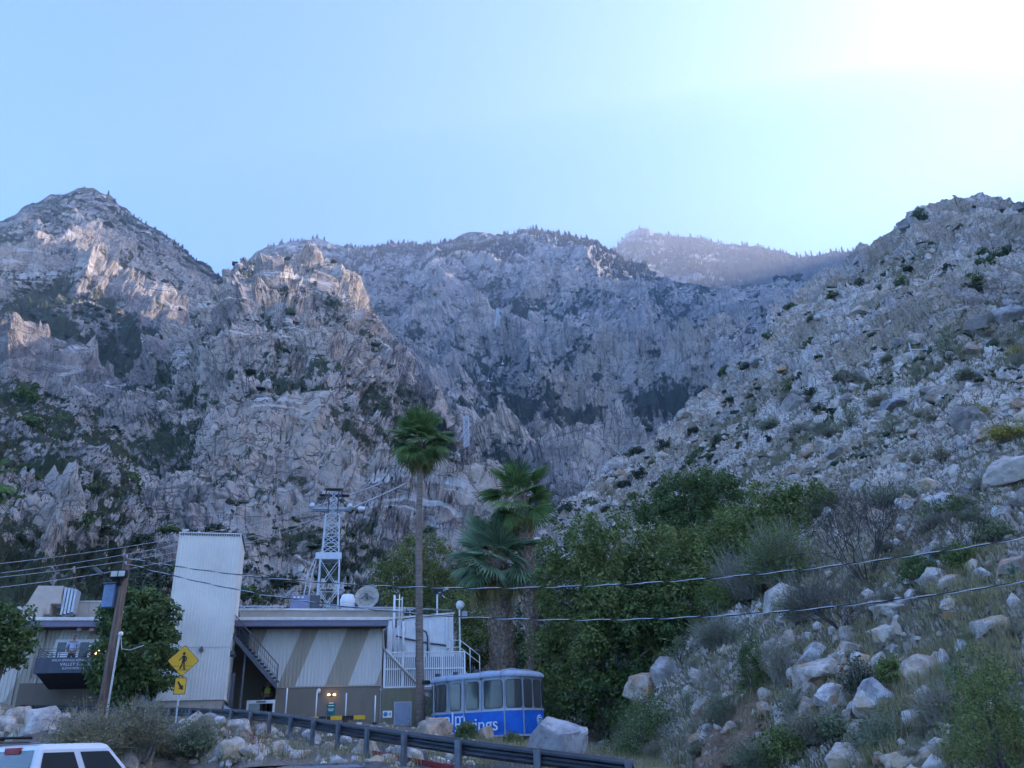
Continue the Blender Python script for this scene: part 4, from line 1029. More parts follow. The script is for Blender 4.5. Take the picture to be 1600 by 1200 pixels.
for k in range(npst + 1):
    p = rail_at(min(k * 1.95, _ac[-1])); tg = rail_at(k * 1.95 + 0.2) - rail_at(k * 1.95 - 0.2); ang = math.atan2(tg.y, tg.x)
    nn = Vector((math.sin(ang), -math.cos(ang), 0))
    o = bpy.data.objects.new('guardrail_post', _pm); o.location = p + nn * 0.13; o.rotation_euler = (0, 0, ang); put(o, RW)

# ================================================================== LATTICE TRAM TOWERS
P_lat = paint('lattice_white', (0.62, 0.66, 0.70), 0.5, 0.1, 0.08)
def lattice(mbB, parent, w0, w1, z0, z1, nseg, leg_r, br_r, mat, ox=0.0, oy=0.0):
    def c(i, t):
        w = (w0 + (w1 - w0) * t) / 2; sx, sy = ((-1, -1), (1, -1), (1, 1), (-1, 1))[i % 4]
        return Vector((ox + sx * w, oy + sy * w, z0 + (z1 - z0) * t))
    for i in range(4): MB().bar(c(i, 0), c(i, 1), leg_r * 2).build('leg', mat, parent)
    for s in range(nseg):
        ta, tb = s / nseg, (s + 1) / nseg
        for i in range(4):
            mbB.bar(c(i, ta), c(i + 1, tb), br_r * 2); mbB.bar(c(i + 1, ta), c(i, tb), br_r * 2); mbB.bar(c(i, tb), c(i + 1, tb), br_r * 2)
YT = 96.0; KT = YT / 140.0
tb = at(511, 955, YT); tp = at(512, 765, YT); mid = at(511, 872, YT).z; up = at(512, 806, YT).z; arm = at(512, 796, YT).z
T1 = thing('tram_tower', 'tall white lattice tram tower with crossarm behind the station roof', 'tram tower', (tb.x, YT, 0), rad(12))
bz = MB()
g0 = 2.0 / KT; mid /= KT; up /= KT; arm /= KT; tp = tp / KT; T1.scale = (KT, KT, KT)
lattice(bz, T1, 4.4, 3.3, g0, mid - 0.6, 6, 0.13, 0.06, P_lat)
lattice(bz, T1, 2.9, 2.4, mid + 0.6, up, 4, 0.11, 0.05, P_lat)
lattice(bz, T1, 1.7, 1.7, up, tp.z - 0.8, 3, 0.10, 0.05, P_dgrey)
MB().box(-2.5, 2.0, -1.9, 1.9, mid - 0.6, mid + 0.6).build('platform_box', P_lat, T1, 0.05)
for dx in (0, 1.3):
    MB().bar((-6.2 + dx, -1.5, g0), (-3.7 + dx * 0.6, -1.5, mid - 3.4), 0.16).bar((-3.7 + dx * 0.6, -1.5, mid - 3.4), (-2.3 + dx * 0.2, -1.5, mid + 0.3), 0.16).build('raking_leg', P_lat, T1)
for k in range(6):
    t = k / 6; z = g0 + (mid - 3.4 - g0) * t; x = -6.2 + 2.5 * t
    bz.bar((x, -1.5, z), (x + 1.1, -1.5, z + 0.6), 0.09)
MB().box(-3.9, 3.3, -0.9, -0.5, arm - 0.25, arm + 0.2).box(-3.9, 3.3, 0.5, 0.9, arm - 0.25, arm + 0.2).build('crossarm', P_grey, T1)
for sx in (-1, 1):
    MB().bar((sx * 3.6 - 0.3, -0.7, arm + 0.1), (sx * 1.0, -0.7, arm + 2.6), 0.14).bar((sx * 2.2, -0.7, arm + 0.1), (sx * 1.2, -0.7, arm + 2.4), 0.1).build('crossarm_stay', P_dgrey, T1)
MB().box(-2.6, 2.8, -0.8, 0.8, arm + 2.55, arm + 2.62).build('walkway', P_dgrey, T1)
for sx in (-3.7, 3.0): MB().lathe([(0.0, -0.3), (0.5, -0.25), (0.55, 0.1), (0.3, 0.6), (0, 0.7)], 12, (sx, -0.7, arm + 0.3)).build('cable_saddle', P_lat, T1)
MB().lathe([(0.0, -0.35), (0.5, -0.3), (0.7, 0.1), (0.6, 0.45), (0, 0.5)], 14, (5.1, -0.7, arm - 0.2)).build('drum_antenna', P_txt, T1)
MB().hexa([(-1.75, -1.2, tp.z - 0.15), (1.75, -1.2, tp.z - 0.15), (1.55, 1.2, tp.z + 0.05), (-1.55, 1.2, tp.z + 0.05), (-1.7, -1.2, tp.z), (1.7, -1.2, tp.z), (1.5, 1.2, tp.z + 0.2), (-1.5, 1.2, tp.z + 0.2)]).build('roof_plate', P_tan, T1)
MB().box(-1.5, -1.35, -1, 1, tp.z - 0.9, tp.z - 0.15).box(1.35, 1.5, -1, 1, tp.z - 0.9, tp.z - 0.15).build('roof_post', P_dgrey, T1)
tag(bz.build('bracing', P_lat, T1), kind='stuff')
MB().bar((4.0, 0.6, arm + 1.4), (4.1, 0.6, arm - 1.6), 0.06).build('hanging_ladder', P_dgrey, T1)
AT = [T1.matrix_basis @ Vector((x, -0.7, arm)) for x in (-3.7, -3.0, 2.6, 3.2)]

def hit_main(P, px, py):
    """point of a mountain grid seen at a pixel"""
    az, el = azel(px, py); k = id(P)
    if k not in _hc:
        A = np.arctan2(P[..., 0], P[..., 1]); E_ = np.arctan2(P[..., 2] - CAMZ, np.hypot(P[..., 0], P[..., 1]))
        E_[:, 1:-1] = np.maximum(E_[:, 1:-1], np.maximum(E_[:, :-2], E_[:, 2:])); _hc[k] = (A[A.shape[0] // 2].copy(), E_)
    A, E_ = _hc[k]; j = int(np.argmin(np.abs(A - az))); i = int(np.argmax(E_[:, j] >= el))
    return Vector(P[i, j])
_hc = {}
def small_tower(px, ytop, ybase, label, wtop, wbase, rake):
    b = hit_main(P_main, px, ybase); r = math.hypot(b.x, b.y)
    k = 1 - 14.0 / r; b = Vector((b.x * k, b.y * k, b.z * k)); r *= k
    t = atr(px, ytop, r)
    T = thing('tram_tower', label, 'tram tower', (b.x, b.y, b.z - 18), -math.atan2(b.x, b.y))
    h0 = t.z - b.z + 18; w0 = wbase * r / 1230; w1 = wtop * r / 1230; m = MB()
    lattice(m, T, w0, w1, 0, h0, 9, 0.10 * w1, 0.05 * w1, P_lat)
    if rake:
        MB().bar((-w1 * 0.5, 0, h0 * 0.62), (-w1 * 0.9, 0, h0 * 0.62), w1 * .15).bar((-w1 * 0.9, 0, h0 * 0.62), (-w1 * 1.9, 0, h0 * 0.38), w1 * .15).build('raking_leg', P_lat, T)
    MB().bar((-w1 * 0.6, 0, h0), (w1 * 0.6, 0, h0), w1 * 0.2).build('crossarm', P_lat, T)
    tag(m.build('bracing', P_lat, T), kind='stuff')
    return Vector((t.x, t.y, t.z))
t2 = small_tower(741, 652, 716, 'white lattice tram tower standing in the dark gully above the palms', 8, 8, True)
t3 = small_tower(787, 482, 508, 'tiny lattice tram tower high on the far granite face', 4, 8, False)
# tram cars on the line
for k, (px, py, lab) in enumerate(((763, 590, 'tiny tram car hanging on the line, the lower of two'), (785, 563, 'tiny tram car hanging on the line, the upper of two'))):
    r = 1000 + 130 * k; q = atr(px, py, r); s = r / 1230.0
    Q = thing('tram_cabin', lab, 'tram car', q)
    MB().bar((0, 0, 0), (0.4 * s, 0, -6.5 * s), 0.7 * s).build('hanger', P_txt, Q)
    MB().box(-2.3 * s, 2.8 * s, -1.6 * s, 1.6 * s, -9.2 * s, -6.4 * s).build('cabin', P_txt, Q, 0.5 * s); MB().box(-2.4 * s, 2.9 * s, -1.7 * s, 1.7 * s, -9.4 * s, -8.3 * s).build('cabin_floor', P_dgrey, Q, 0.2 * s)
P_cable = paint('steel_cable', (0.42, 0.45, 0.5), 0.5, 0.3)
bpy.context.view_layer.update()
for k, (a, ex, ey, Y_, lab) in enumerate(((AT[0], -30, 884, 60, 'topmost tram cable running left from the lattice tower'), (AT[1], -30, 899, 62, 'second tram cable running left from the lattice tower'), (AT[2], -30, 905, 60, 'third tram cable running left from the lattice tower'), (AT[3], -30, 921, 58, 'lowest tram cable running left from the lattice tower'))):
    single('tram_cable', lab, 'cable', cat_line(a, at(ex, ey, Y_), 0.7 + 0.2 * k, 40), 0.026, P_cable, 'tram cables left of the tower')
for k, dx in enumerate((-3.5, 3.0)):
    single('tram_cable', ('left' if k == 0 else 'right') + ' tram cable rising from the near tower to the gully tower', 'cable', cat_line(AT[0 if k == 0 else 3], t2 + Vector((dx, 0, 0)), 12, 40), 0.12, P_cable, 'tram cables up the canyon')
    single('tram_cable', ('left' if k == 0 else 'right') + ' tram cable rising from the gully tower to the highest tower', 'cable', cat_line(t2 + Vector((dx, 0, 0)), t3 + Vector((dx, 0, 0)), 30, 40), 0.16, P_cable, 'tram cables up the canyon')
# poles on the right skyline and slope
q = hit_main(P_right, 1495, 322); q2 = atr(1495, 303, math.hypot(q.x, q.y))
T = thing('ridge_pole', 'thin telegraph pole standing on the right skyline', 'pole', (q.x, q.y, q.z - 3))
hh = q2.z - q.z + 3
MB().bar((0, 0, 0), (0, 0, hh), 0.42).build('shaft', P_pole, T); MB().bar((-1.1, 0, hh - 0.5), (1.1, 0, hh - 0.5), 0.35).build('crossarm', P_pole, T)
q = hit_main(P_right, 1436, 556); r_ = math.hypot(q.x, q.y) - 2
T = thing('slope_frame', 'thin two legged pole frame on the right mountainside', 'pole', (q.x, q.y, q.z - 2))
hh = atr(1436, 525, r_).z - q.z + 2
MB().bar((-0.9, 0, 0), (-0.9, 0, hh), 0.16).bar((1.4, 0, 0), (1.4, 0, hh * 0.85), 0.14).build('leg', P_galv, T); MB().bar((-1.2, 0, hh * 0.72), (1.6, 0, hh * 0.72), 0.14).build('crossarm', P_galv, T)

# ================================================================== PEOPLE
def skin_mesh(name, joints, edges, radii, mat, parent, sub=2):
    me = bpy.data.meshes.new(name); me.from_pydata(joints, edges, []); me.update()
    o = bpy.data.objects.new(name, me); COL.objects.link(o)
    m = o.modifiers.new('s', 'SKIN'); m.use_smooth_shade = True
    if not me.skin_vertices: 
        me.attributes.new('x', 'FLOAT', 'POINT')
    for v, r in zip(me.skin_vertices[0].data, radii): v.radius = (r, r) if not isinstance(r, tuple) else r
    me.skin_vertices[0].data[0].use_root = True
    s = o.modifiers.new('b', 'SUBSURF'); s.levels = s.render_levels = sub
    bpy.context.view_layer.update()
    m2 = bpy.data.meshes.new_from_object(o.evaluated_get(bpy.context.evaluated_depsgraph_get()))
    bpy.data.objects.remove(o, do_unlink=True)
    return obj(name, m2, mat, parent)
P_skin = paint('skin', (0.34, 0.20, 0.145), 0.6, 0, 0.04); P_hair = paint('hair_dark', (0.02, 0.016, 0.014), 0.7)
def person(loc, rz, label, shirt, trouser, arms, vest=None):
    T = thing('person', label, 'person', loc, rz)
    J = [(0, 0, .95), (0, 0, 1.12), (0, 0, 1.3), (0, 0.01, 1.43), (0, 0, 1.5), (0, -0.015, 1.58), (0, -0.02, 1.66), (0, -.01, 1.73)]
    E_ = [(0, 1), (1, 2), (2, 3), (3, 4), (4, 5), (5, 6), (6, 7)]
    Rr = [(.15, .11), (.135, .1), (.16, .115), (.13, .09), (.055, .055), (.07, .08), (.085, .1), (.06, .07)]
    for sx in (-1, 1):
        b = len(J); J += [(sx * .1, 0, .88), (sx * .11, -.01, .5), (sx * .11, .02, .09), (sx * .12, -.13, .04)]
        E_ += [(0, b), (b, b + 1), (b + 1, b + 2), (b + 2, b + 3)]; Rr += [.095, .062, .045, .04]
        b = len(J); e, h_ = arms
        J += [(sx * .19, 0, 1.40), (sx * (.19 + e[0]), e[1], 1.40 + e[2]), (sx * (.19 + h_[0]), h_[1], 1.40 + h_[2]), (sx * (.19 + h_[0] - .01), h_[1] - .08, 1.40 + h_[2] - .02)]
        E_ += [(3, b), (b, b + 1), (b + 1, b + 2), (b + 2, b + 3)]; Rr += [.062, .045, .034, .03]
    body = skin_mesh('body', J, E_, Rr, P_skin, T)
    ts = [(0, 0, .93), (0, 0, 1.12), (0, 0, 1.3), (0, .01, 1.43)]; te = [(0, 1), (1, 2), (2, 3)]; tr = [(.17, .13), (.158, .12), (.18, .135), (.14, .1)]
    for sx in (-1, 1):
        b = len(ts); e, h_ = arms; ts += [(sx * .19, 0, 1.40), (sx * (.19 + e[0]), e[1], 1.40 + e[2])]; te += [(3, b), (b, b + 1)]; tr += [.078, .06]
    skin_mesh('shirt', ts, te, tr, shirt, T)
    ls = [(0, 0, .97), (0, 0, .9)]; le = [(0, 1)]; lr = [(.165, .125), (.15, .12)]
    for sx in (-1, 1):
        b = len(ls); ls += [(sx * .1, 0, .84), (sx * .11, -.01, .5), (sx * .11, .02, .1)]; le += [(1, b), (b, b + 1), (b + 1, b + 2)]; lr += [.108, .078, .06]
    skin_mesh('trousers', ls, le, lr, trouser, T)
    skin_mesh('hair', [(0, .03, 1.64), (0, .025, 1.72), (0, -.02, 1.765)], [(0, 1), (1, 2)], [(.085, .07), (.094, .092), (.075, .075)], P_hair, T)
    for sx in (-.032, .032): MB().lathe([(0, .012), (.01, .006), (.012, -.006), (0, -.01)], 8, (sx, -.112, 1.665)).build('eye', P_black, T)
    MB().add([(-.014, -.11, 1.625), (.014, -.11, 1.625), (0, -.135, 1.63), (0, -.11, 1.665)], [(0, 1, 2), (1, 3, 2), (3, 0, 2)]).build('nose', P_skin, T)
    if vest: skin_mesh('vest', [(0, 0, .98), (0, 0, 1.14), (0, 0, 1.3), (0, .01, 1.42)], [(0, 1), (1, 2), (2, 3)], [(.185, .145), (.172, .135), (.195, .15), (.15, .115)], vest, T)
    return T
person(bw(-8.15, -2.1, 5.752), TH + rad(5), 'person in a pale blue shirt standing on the station balcony', paint('shirt_blue', (0.42, 0.50, 0.66), 0.8), paint('trouser_dark', (0.03, 0.03, 0.045), 0.8), ((.10, .04, -.26), (.02, -.16, -.45)))
q = bw(1.5, 1.2, 0); q.z = gz(q.x, q.y)
person(q, TH, 'person in a yellow safety vest at the station entrance', paint('shirt_black', (0.03, 0.03, 0.035), 0.8), paint('trouser_dark', (0.03, 0.03, 0.045), 0.8), ((.08, .05, -.27), (.06, -.1, -.5)), paint('hi_vis', (0.45, 0.55, 0.08), 0.7))

# ================================================================== PARKED CARS
def car(name, label, loc, rz, paintm, L=4.7, Wd=1.86, Hh=1.52, hood=1.25, cab0=1.05, cab1=3.75, bed=False, roofm=None, rack=False, grp='vehicles parked in the front row'):
    """x runs from the front (0) to the rear (L)"""
    C_ = thing(name, label, 'car' if not bed else 'pickup truck', loc, rz, grp)
    w = Wd / 2; zb = 0.32; zs = Hh * 0.60
    prof = [(0.05, zb), (0.0, 0.55), (0.04, zs * 0.80), (0.25, zs * 0.92), (hood, zs), (cab1 if bed else L - 0.25, zs + 0.02), (L - 0.02, zs - 0.02), (L, 0.6), (L - 0.06, zb)]
    b = MB().prism(prof, -w, w, 'y').build('body', paintm, C_, 0.07)
    tf, tr_ = cab0 + (0.85 if not bed else 0.75), cab1 - (0.5 if not bed else 0.14)
    wt = w * 0.80
    cab = MB().hexa([(cab0, -w * .95, zs), (cab1, -w * .95, zs), (cab1, w * .95, zs), (cab0, w * .95, zs), (tf, -wt, Hh - .02), (tr_, -wt, Hh - .02), (tr_, wt, Hh - .02), (tf, wt, Hh - .02)]).build('cabin', roofm or paintm, C_, 0.09)
    def glassq(nm, p):
        mb = MB(); mb.add(p, [(0, 1, 2, 3)]); return mb.build(nm, P_glass, cab)
    def side(f, zt, s):   # point on the cabin side at fraction f (front..rear) and height fraction
        xa = cab0 + (cab1 - cab0) * f; xb = tf + (tr_ - tf) * f
        x = xa + (xb - xa) * zt; y = s * ((w * .95) + (wt - w * .95) * zt + 0.006); return (x, y, zs + (Hh - .02 - zs) * zt)
    for s in (-1, 1):
        for f0, f1 in ((0.07, 0.47), (0.53, 0.93)):
            glassq('side_window', [side(f0, .12, s), side(f1, .12, s), side(f1, .82, s), side(f0 + .02, .82, s)])
    def endq(x0, x1, sgn):
        P_ = lambda y, t: (x0 + (x1 - x0) * t + sgn * 0.008, y * ((w * .95) + (wt - w * .95) * t), zs + (Hh - .02 - zs) * t)
        return [P_(-.88, .1), P_(.88, .1), P_(.85, .88), P_(-.85, .88)]
    glassq('windscreen', endq(cab0, tf, -1)); glassq('rear_window', endq(cab1, tr_, 1))
    for x in (L * 0.19, L * 0.79):
        for s in (-1, 1):
            wh = MB().tube([(x, s * (w - .2), .33), (x, s * (w + .01), .33)], .33, 20).build('wheel', P_rubber, C_)
            MB().tube([(x, s * (w + .012), .33), (x, s * (w + .02), .33)], .2, 14).build('rim', P_galv, wh)
    for s in (-1, 1):
        MB().box(-0.01, 0.12, s * w * .62 - .2, s * w * .62 + .2, zs * .68, zs * .84).build('headlight', P_txt, C_, 0.02)
        MB().box(L - .1, L + .012, s * w * .8 - .12, s * w * .8 + .12, zs * .68, zs * .9).build('tail_light', P_red, C_, 0.02)
        MB().box(cab0 + .35, cab0 + .5, s * (w + .06) - .1, s * (w + .06) + .1, zs + .02, zs + .17).build('wing_mirror', paintm, C_, 0.03)
    if rack:
        for s in (-1, 1): MB().tube([(tf + .2, s * wt * .8, Hh + .06), (tr_ - .1, s * wt * .8, Hh + .06)], .03, 6).build('roof_rail', P_black, C_)
    if bed:
        MB().box(cab1 + .05, L - .08, -w + .1, w - .1, zs - .02, zs + .03).build('bed_cover', P_black, C_)
        MB().box(tr_ - .02, tr_ + .06, -.22, .22, Hh - .16, Hh - .06).build('brake_light', P_red, cab)
    return C_
def carpaint(name, c):
    t = NT(name); t.col(c).rough(0.3); t.p.inputs['Coat Weight'].default_value = 0.7; t.p.inputs['Coat Roughness'].default_value = 0.06; return t.m
P_cw = carpaint('car_white', (0.66, 0.68, 0.70)); P_cd = carpaint('car_navy', (0.02, 0.022, 0.045)); P_cg = carpaint('car_charcoal', (0.035, 0.037, 0.045))
def place_car(px, py, Y, rz, name, label, pm, Hh, ref, **kw):
    """put the roof point ref (metres from the front) of a car of height Hh under a pixel"""
    p = at(px, py, Y)
    x = p.x - math.cos(rz) * ref; y = p.y - math.sin(rz) * ref
    return car(name, label, (x, y, 0.012), rz, pm, Hh=Hh, **kw)
place_car(85, 1164, 15.2, rad(238), 'pickup_truck', 'white crew cab pickup truck at the bottom left', P_cw, 1.93, 2.65, L=5.4, Wd=1.85, hood=1.45, cab0=1.35, cab1=3.45, bed=True)
place_car(-10, 1150, 18.0, rad(236), 'parked_suv', 'white car with a dark roof behind the pickup at the left edge', P_cw, 2.05, 2.6, L=5.0, roofm=P_cg, rack=True)
place_car(360, 1196, 8.6, rad(188), 'parked_car', 'dark navy car roof at the bottom edge, left one of two', P_cd, 1.53, 2.5, L=4.7)
place_car(490, 1197, 8.8, rad(184), 'parked_car', 'dark navy car roof at the bottom edge, right one of two', P_cd, 1.53, 2.5, L=4.6)

# ================================================================== BOULDERS
def boulder_mat(name, light, dark, warm, scale=1.0, warm_amt=0.5):
    t = NT(name); v = t.pos(obj=True)
    oi = t.n('ObjectInfo'); va = t.n('VectorMath', operation='ADD'); t.l(v, va.inputs[0]); t.l(oi.outputs['Location'], va.inputs[1]); v = va.outputs[0]
    n1 = t.noise(v, 1.1 * scale, 9, 0.66); n2 = t.noise(v, 5.0 * scale, 8, 0.7); n3 = t.noise(v, 0.7 * scale, 4, 0.6)
    c = t.ramp(n1, [(0.33, dark), (0.48, tuple((a + b) / 2 for a, b in zip(light, dark))), (0.6, light)])
    c = t.mix(t.ramp(n3, [(0.5, BLK), (0.66, (warm_amt,) * 3)]), c, warm)
    c = t.mix(t.ramp(n2, [(0.34, (0.6,) * 3), (0.48, BLK)]), c, tuple(x * 0.5 for x in dark))
    c = t.mix(t.ramp(n2, [(0.6, BLK), (0.72, (0.55,) * 3)]), c, tuple(min(0.8, x * 1.3) for x in light))
    tint = t.ramp(oi.outputs['Random'], [(0.0, (0.78, 0.74, 0.70)), (0.5, (1.0, 0.98, 0.95)), (1.0, (0.95, 0.98, 1.06))])
    c = t.mix(1.0, c, tint, 'MULTIPLY')
    t.col(c).rough(0.95).bump(t.math('ADD', n1, t.math('MULTIPLY', n2, 0.6)), 0.8, 0.12)
    return t.m
MB_pale = boulder_mat('boulder_pale', (0.68, 0.635, 0.59), (0.32, 0.27, 0.225), (0.52, 0.36, 0.20), 1.0, 0.8)
MB_rust = boulder_mat('boulder_rust', (0.57, 0.50, 0.43), (0.25, 0.18, 0.13), (0.46, 0.23, 0.09), 1.0, 0.95)
MB_grey = boulder_mat('boulder_grey', (0.48, 0.46, 0.44), (0.22, 0.20, 0.19), (0.30, 0.24, 0.19))
def boulder_mesh(seed, sub=3, cuts=9, rough=0.16, elong=(1, 1, 1)):
    rng = np.random.default_rng(seed)
    bm = bmesh.new(); bmesh.ops.create_icosphere(bm, subdivisions=sub, radius=1.0)
    V = np.array([v.co[:] for v in bm.verts])
    for _ in range(cuts):
        n = rng.normal(size=3); n /= np.linalg.norm(n); d = rng.uniform(0.42, 0.8)
        k = V @ n; m = k > d; V[m] -= np.outer(k[m] - d, n) * 0.96
    o = rng.uniform(0, 50, 3)
    r = fbm(V[:, 0] * 1.5 + o[0], V[:, 1] * 1.5 + o[1], V[:, 2] * 1.5 + o[2], 4)
    r2 = ridged(V[:, 0] * 2.2 + o[1], V[:, 1] * 2.2 + o[2], V[:, 2] * 2.2 + o[0], 3) - 0.4
    V = V * (1 + rough * 1.4 * r + rough * 0.5 * r2)[:, None] * np.array(elong)
    V[:, 2] -= V[:, 2].min() * 0.62 + 0.0
    for v, c in zip(bm.verts, V): v.co = c
    me = bpy.data.meshes.new('boulder'); bm.to_mesh(me); bm.free()
    me.polygons.foreach_set('use_smooth', [False] * len(me.polygons)); me.update(); return me
_bmesh = {}
def bvar(mat, i, sub):
    k = (mat.name, i, sub)
    if k not in _bmesh:
        e = np.random.default_rng(i + 5).uniform(0.75, 1.25, 3); e[2] *= 0.8
        me = boulder_mesh(100 + i, sub, 12 + i % 6, 0.10 + 0.03 * (i % 3), e); me.materials.append(mat); _bmesh[k] = me
    return _bmesh[k]
def boulder(p, size, rz, label, mat, i=0, sub=3, group=None, tilt=(0, 0), squash=(1, 1, 1), name='boulder'):
    o = bpy.data.objects.new(name, bvar(mat, i, sub)); COL.objects.link(o)
    o.location = p; o.scale = (size * squash[0], size * squash[1], size * squash[2]); o.rotation_euler = (tilt[0], tilt[1], rz)
    return tag(o, label, 'rock', group)
# named boulders round the tram car
def on_ground(px, py, Y):
    p = at(px, py, Y); return Vector((p.x, p.y, surf_z(p.x, p.y)))
q = on_ground(672, 1140, 38.0); boulder(q + Vector((0, 0, -.2)), 1.15, 0.3, 'rounded pale boulder with brown streaks left of the blue tram car', MB_rust, 3, 4, squash=(1.15, .8, .95))
q = on_ground(755, 1150, 38.5); boulder(q + Vector((0, 0, -.2)), 0.62, 1.2, 'small white boulder under the tram car lettering', MB_pale, 1, 4, squash=(1, .8, 1.25))
q = at(852, 1150, 32.0); boulder(Vector((q.x, q.y, gz(q.x, q.y) - .15)), 1.5, 2.5, 'large grey pointed boulder in front of the tram car end', MB_grey, 6, 4, squash=(1.15, .9, 1.2), tilt=(0.1, -0.35))
def slope_pt(px, py): return hit_main(P_right, px, py)
def px_size(p, px): return px * (p - Vector((0, 0, CAMZ))).dot(FWD) / FPX
HERO = [(1010, 1040, 78, MB_grey, 2, 'big smooth grey boulder at the edge of the dark trees'), (1050, 1050, 60, MB_grey, 5, 'grey boulder leaning beside the bare twig tangle'), (1030, 1075, 66, MB_rust, 4, 'flat orange-stained boulder above the dark round bush'), (965, 1120, 42, MB_grey, 7, 'grey upright boulder at the foot of the slope by the trees'), (992, 1088, 26, MB_pale, 1, 'white block beside the orange-stained boulder'),
        (1282, 1060, 74, MB_rust, 8, 'split white and rust rock block above the earth bank'), (1310, 1085, 60, MB_pale, 3, 'angular white block beside the split rust rock'), (1345, 1020, 62, MB_rust, 6, 'rust topped pointed rock standing behind the blocks'), (1445, 1055, 78, MB_rust, 9, 'large brownish slab leaning on the slope beside the prickly pear'), (1385, 1100, 66, MB_grey, 2, 'long grey slab sloping down below the leaning brown slab'),
        (1395, 955, 48, MB_pale, 10, 'pale cube shaped boulder under the bare dark shrub'), (1490, 948, 42, MB_pale, 11, 'flat white stone balanced on a smaller rock'), (1490, 965, 24, MB_rust, 4, 'small brown rock under the balanced flat stone'), (1465, 905, 50, MB_rust, 5, 'orange-brown boulder just under the lower power line'), (1485, 915, 52, MB_rust, 3, 'split tan boulder beside the orange-brown one'), (1545, 985, 56, MB_pale, 8, 'craggy white and dark rock left of the right-hand bush'), (1560, 998, 34, MB_pale, 0, 'white block leaning on the craggy rock'), (1512, 1010, 42, MB_pale, 6, 'rounded pale stone below the craggy rock'),
        (1340, 1110, 32, MB_pale, 2, 'small white rock below the rust topped pointed rock'), (1345, 1135, 46, MB_pale, 7, 'pale rubble stone low on the slope'), (1330, 1185, 70, MB_pale, 5, 'pale boulder at the bottom edge right of the fallen twigs'), (1420, 1190, 80, MB_pale, 1, 'big pale rounded boulder at the bottom edge'), (1455, 1180, 60, MB_pale, 9, 'pale boulder leaning on the big one at the bottom edge'), (1240, 970, 36, MB_pale, 11, 'white slab in the brush below the lower power line'), (1255, 962, 24, MB_pale, 4, 'small white block on the slab in the brush'),
        (1470, 870, 66, MB_grey, 6, 'dark grey rock under the upper power line'), (1590, 890, 70, MB_rust, 7, 'dark brown layered rock at the right edge with cactus'), (1545, 905, 34, MB_pale, 2, 'white stone left of the dark layered rock'), (1575, 745, 90, MB_pale, 3, 'huge pale blue-grey boulder at the right edge'), (1590, 785, 44, MB_pale, 0, 'round pale boulder under the huge one'), (1565, 800, 40, MB_pale, 6, 'rounded white boulder right of the small pine'), (1475, 785, 40, MB_pale, 9, 'white rock left of the small pine'),
        (1525, 660, 56, MB_grey, 5, 'grey-blue slab below the yellow flowers'), (1530, 515, 74, MB_grey, 7, 'tall rounded boulder near the right edge of the slope'), (1565, 500, 64, MB_grey, 1, 'rounded boulder leaning beside the tall one'), (1480, 620, 48, MB_rust, 4, 'blocky boulder among grass on the upper right slope'), (1390, 640, 36, MB_grey, 8, 'grey cube boulder on the upper right slope'), (1250, 635, 46, MB_grey, 2, 'dark outcrop rock in the middle of the right slope'), (1428, 352, 30, MB_grey, 10, 'blocky cliff rock on the right skyline'), (1590, 322, 18, MB_grey, 3, 'pointed rock on the skyline at the right edge')]
for px, py, w, m, i, lab in HERO:
    p = slope_pt(px, py); s = px_size(p, w) * 0.5
    if py > 1150: p = p + Vector((0, 0, -s * .3))
    rz = (i * 1.7) % 6.28
    boulder(p + Vector((0, 0, -s * 0.4)), s * 1.12, rz, lab, m, i, 4, tilt=(0.25 * math.sin(i), 0.25 * math.cos(i * 2)))
def zone(px, py):
    if py < 560: v = 'high under the right skyline'
    elif py < 700: v = 'on the open slope above the yellow flowers' if px > 1350 else 'on the open slope above the grove'
    elif py < 860: v = 'around the small pine' if px > 1400 else 'on the slope just above the grove'
    elif py < 950: v = 'between the two power lines'
    elif py < 1060: v = 'below the lower power line'
    elif py < 1130: v = 'above the bottom boulders'
    else: v = 'at the bottom edge'
    h = 'at the far right' if px > 1480 else ('right of the earth bank' if px > 1280 and py > 860 else ('near the grove' if px < 1280 and py > 860 else ''))
    return (v + ' ' + h).strip()
def sizeword(w, a, b): return 'small' if w < a else ('mid-sized' if w < b else 'large')
# riprap on the left embankment and along the bank in front of the guardrail
random.seed(5)
n = 0
def embank(px, py):
    """ground seen at a pixel in front of the guardrail"""
    d = ray(px, py); Y = np.linspace(9, 50, 320); k = Y / d.y
    g = ground_z(d.x * k, Y); m = g >= CAMZ + d.z * k
    if not m.any(): return None
    i = int(np.argmax(m)); return Vector((d.x * k[i], Y[i], g[i]))
RIP = [(0, 1110, 50), (22, 1128, 46), (62, 1120, 44), (45, 1108, 30), (88, 1112, 34), (75, 1138, 60), (30, 1146, 38), (100, 1130, 34), (118, 1120, 26), (8, 1142, 40), (52, 1150, 30), (90, 1150, 40), (120, 1140, 26), (8, 1098, 22), (32, 1100, 26), (100, 1112, 20), (262, 1118, 30), (285, 1122, 26), (300, 1116, 34), (318, 1113, 36), (330, 1128, 22), (345, 1132, 28), (296, 1136, 34), (310, 1128, 30), (340, 1118, 26), (362, 1140, 44), (375, 1150, 40), (335, 1172, 34), (352, 1180, 40), (372, 1178, 56), (392, 1162, 40), (400, 1180, 46), (320, 1186, 36), (420, 1150, 36), (440, 1170, 34), (455, 1178, 30), (380, 1134, 30), (405, 1140, 24), (575, 1180, 44), (600, 1190, 40), (630, 1178, 36), (650, 1190, 42), (560, 1192, 30), (520, 1170, 30), (490, 1160, 26), (540, 1160, 24), (470, 1186, 34), (690, 1192, 34)]
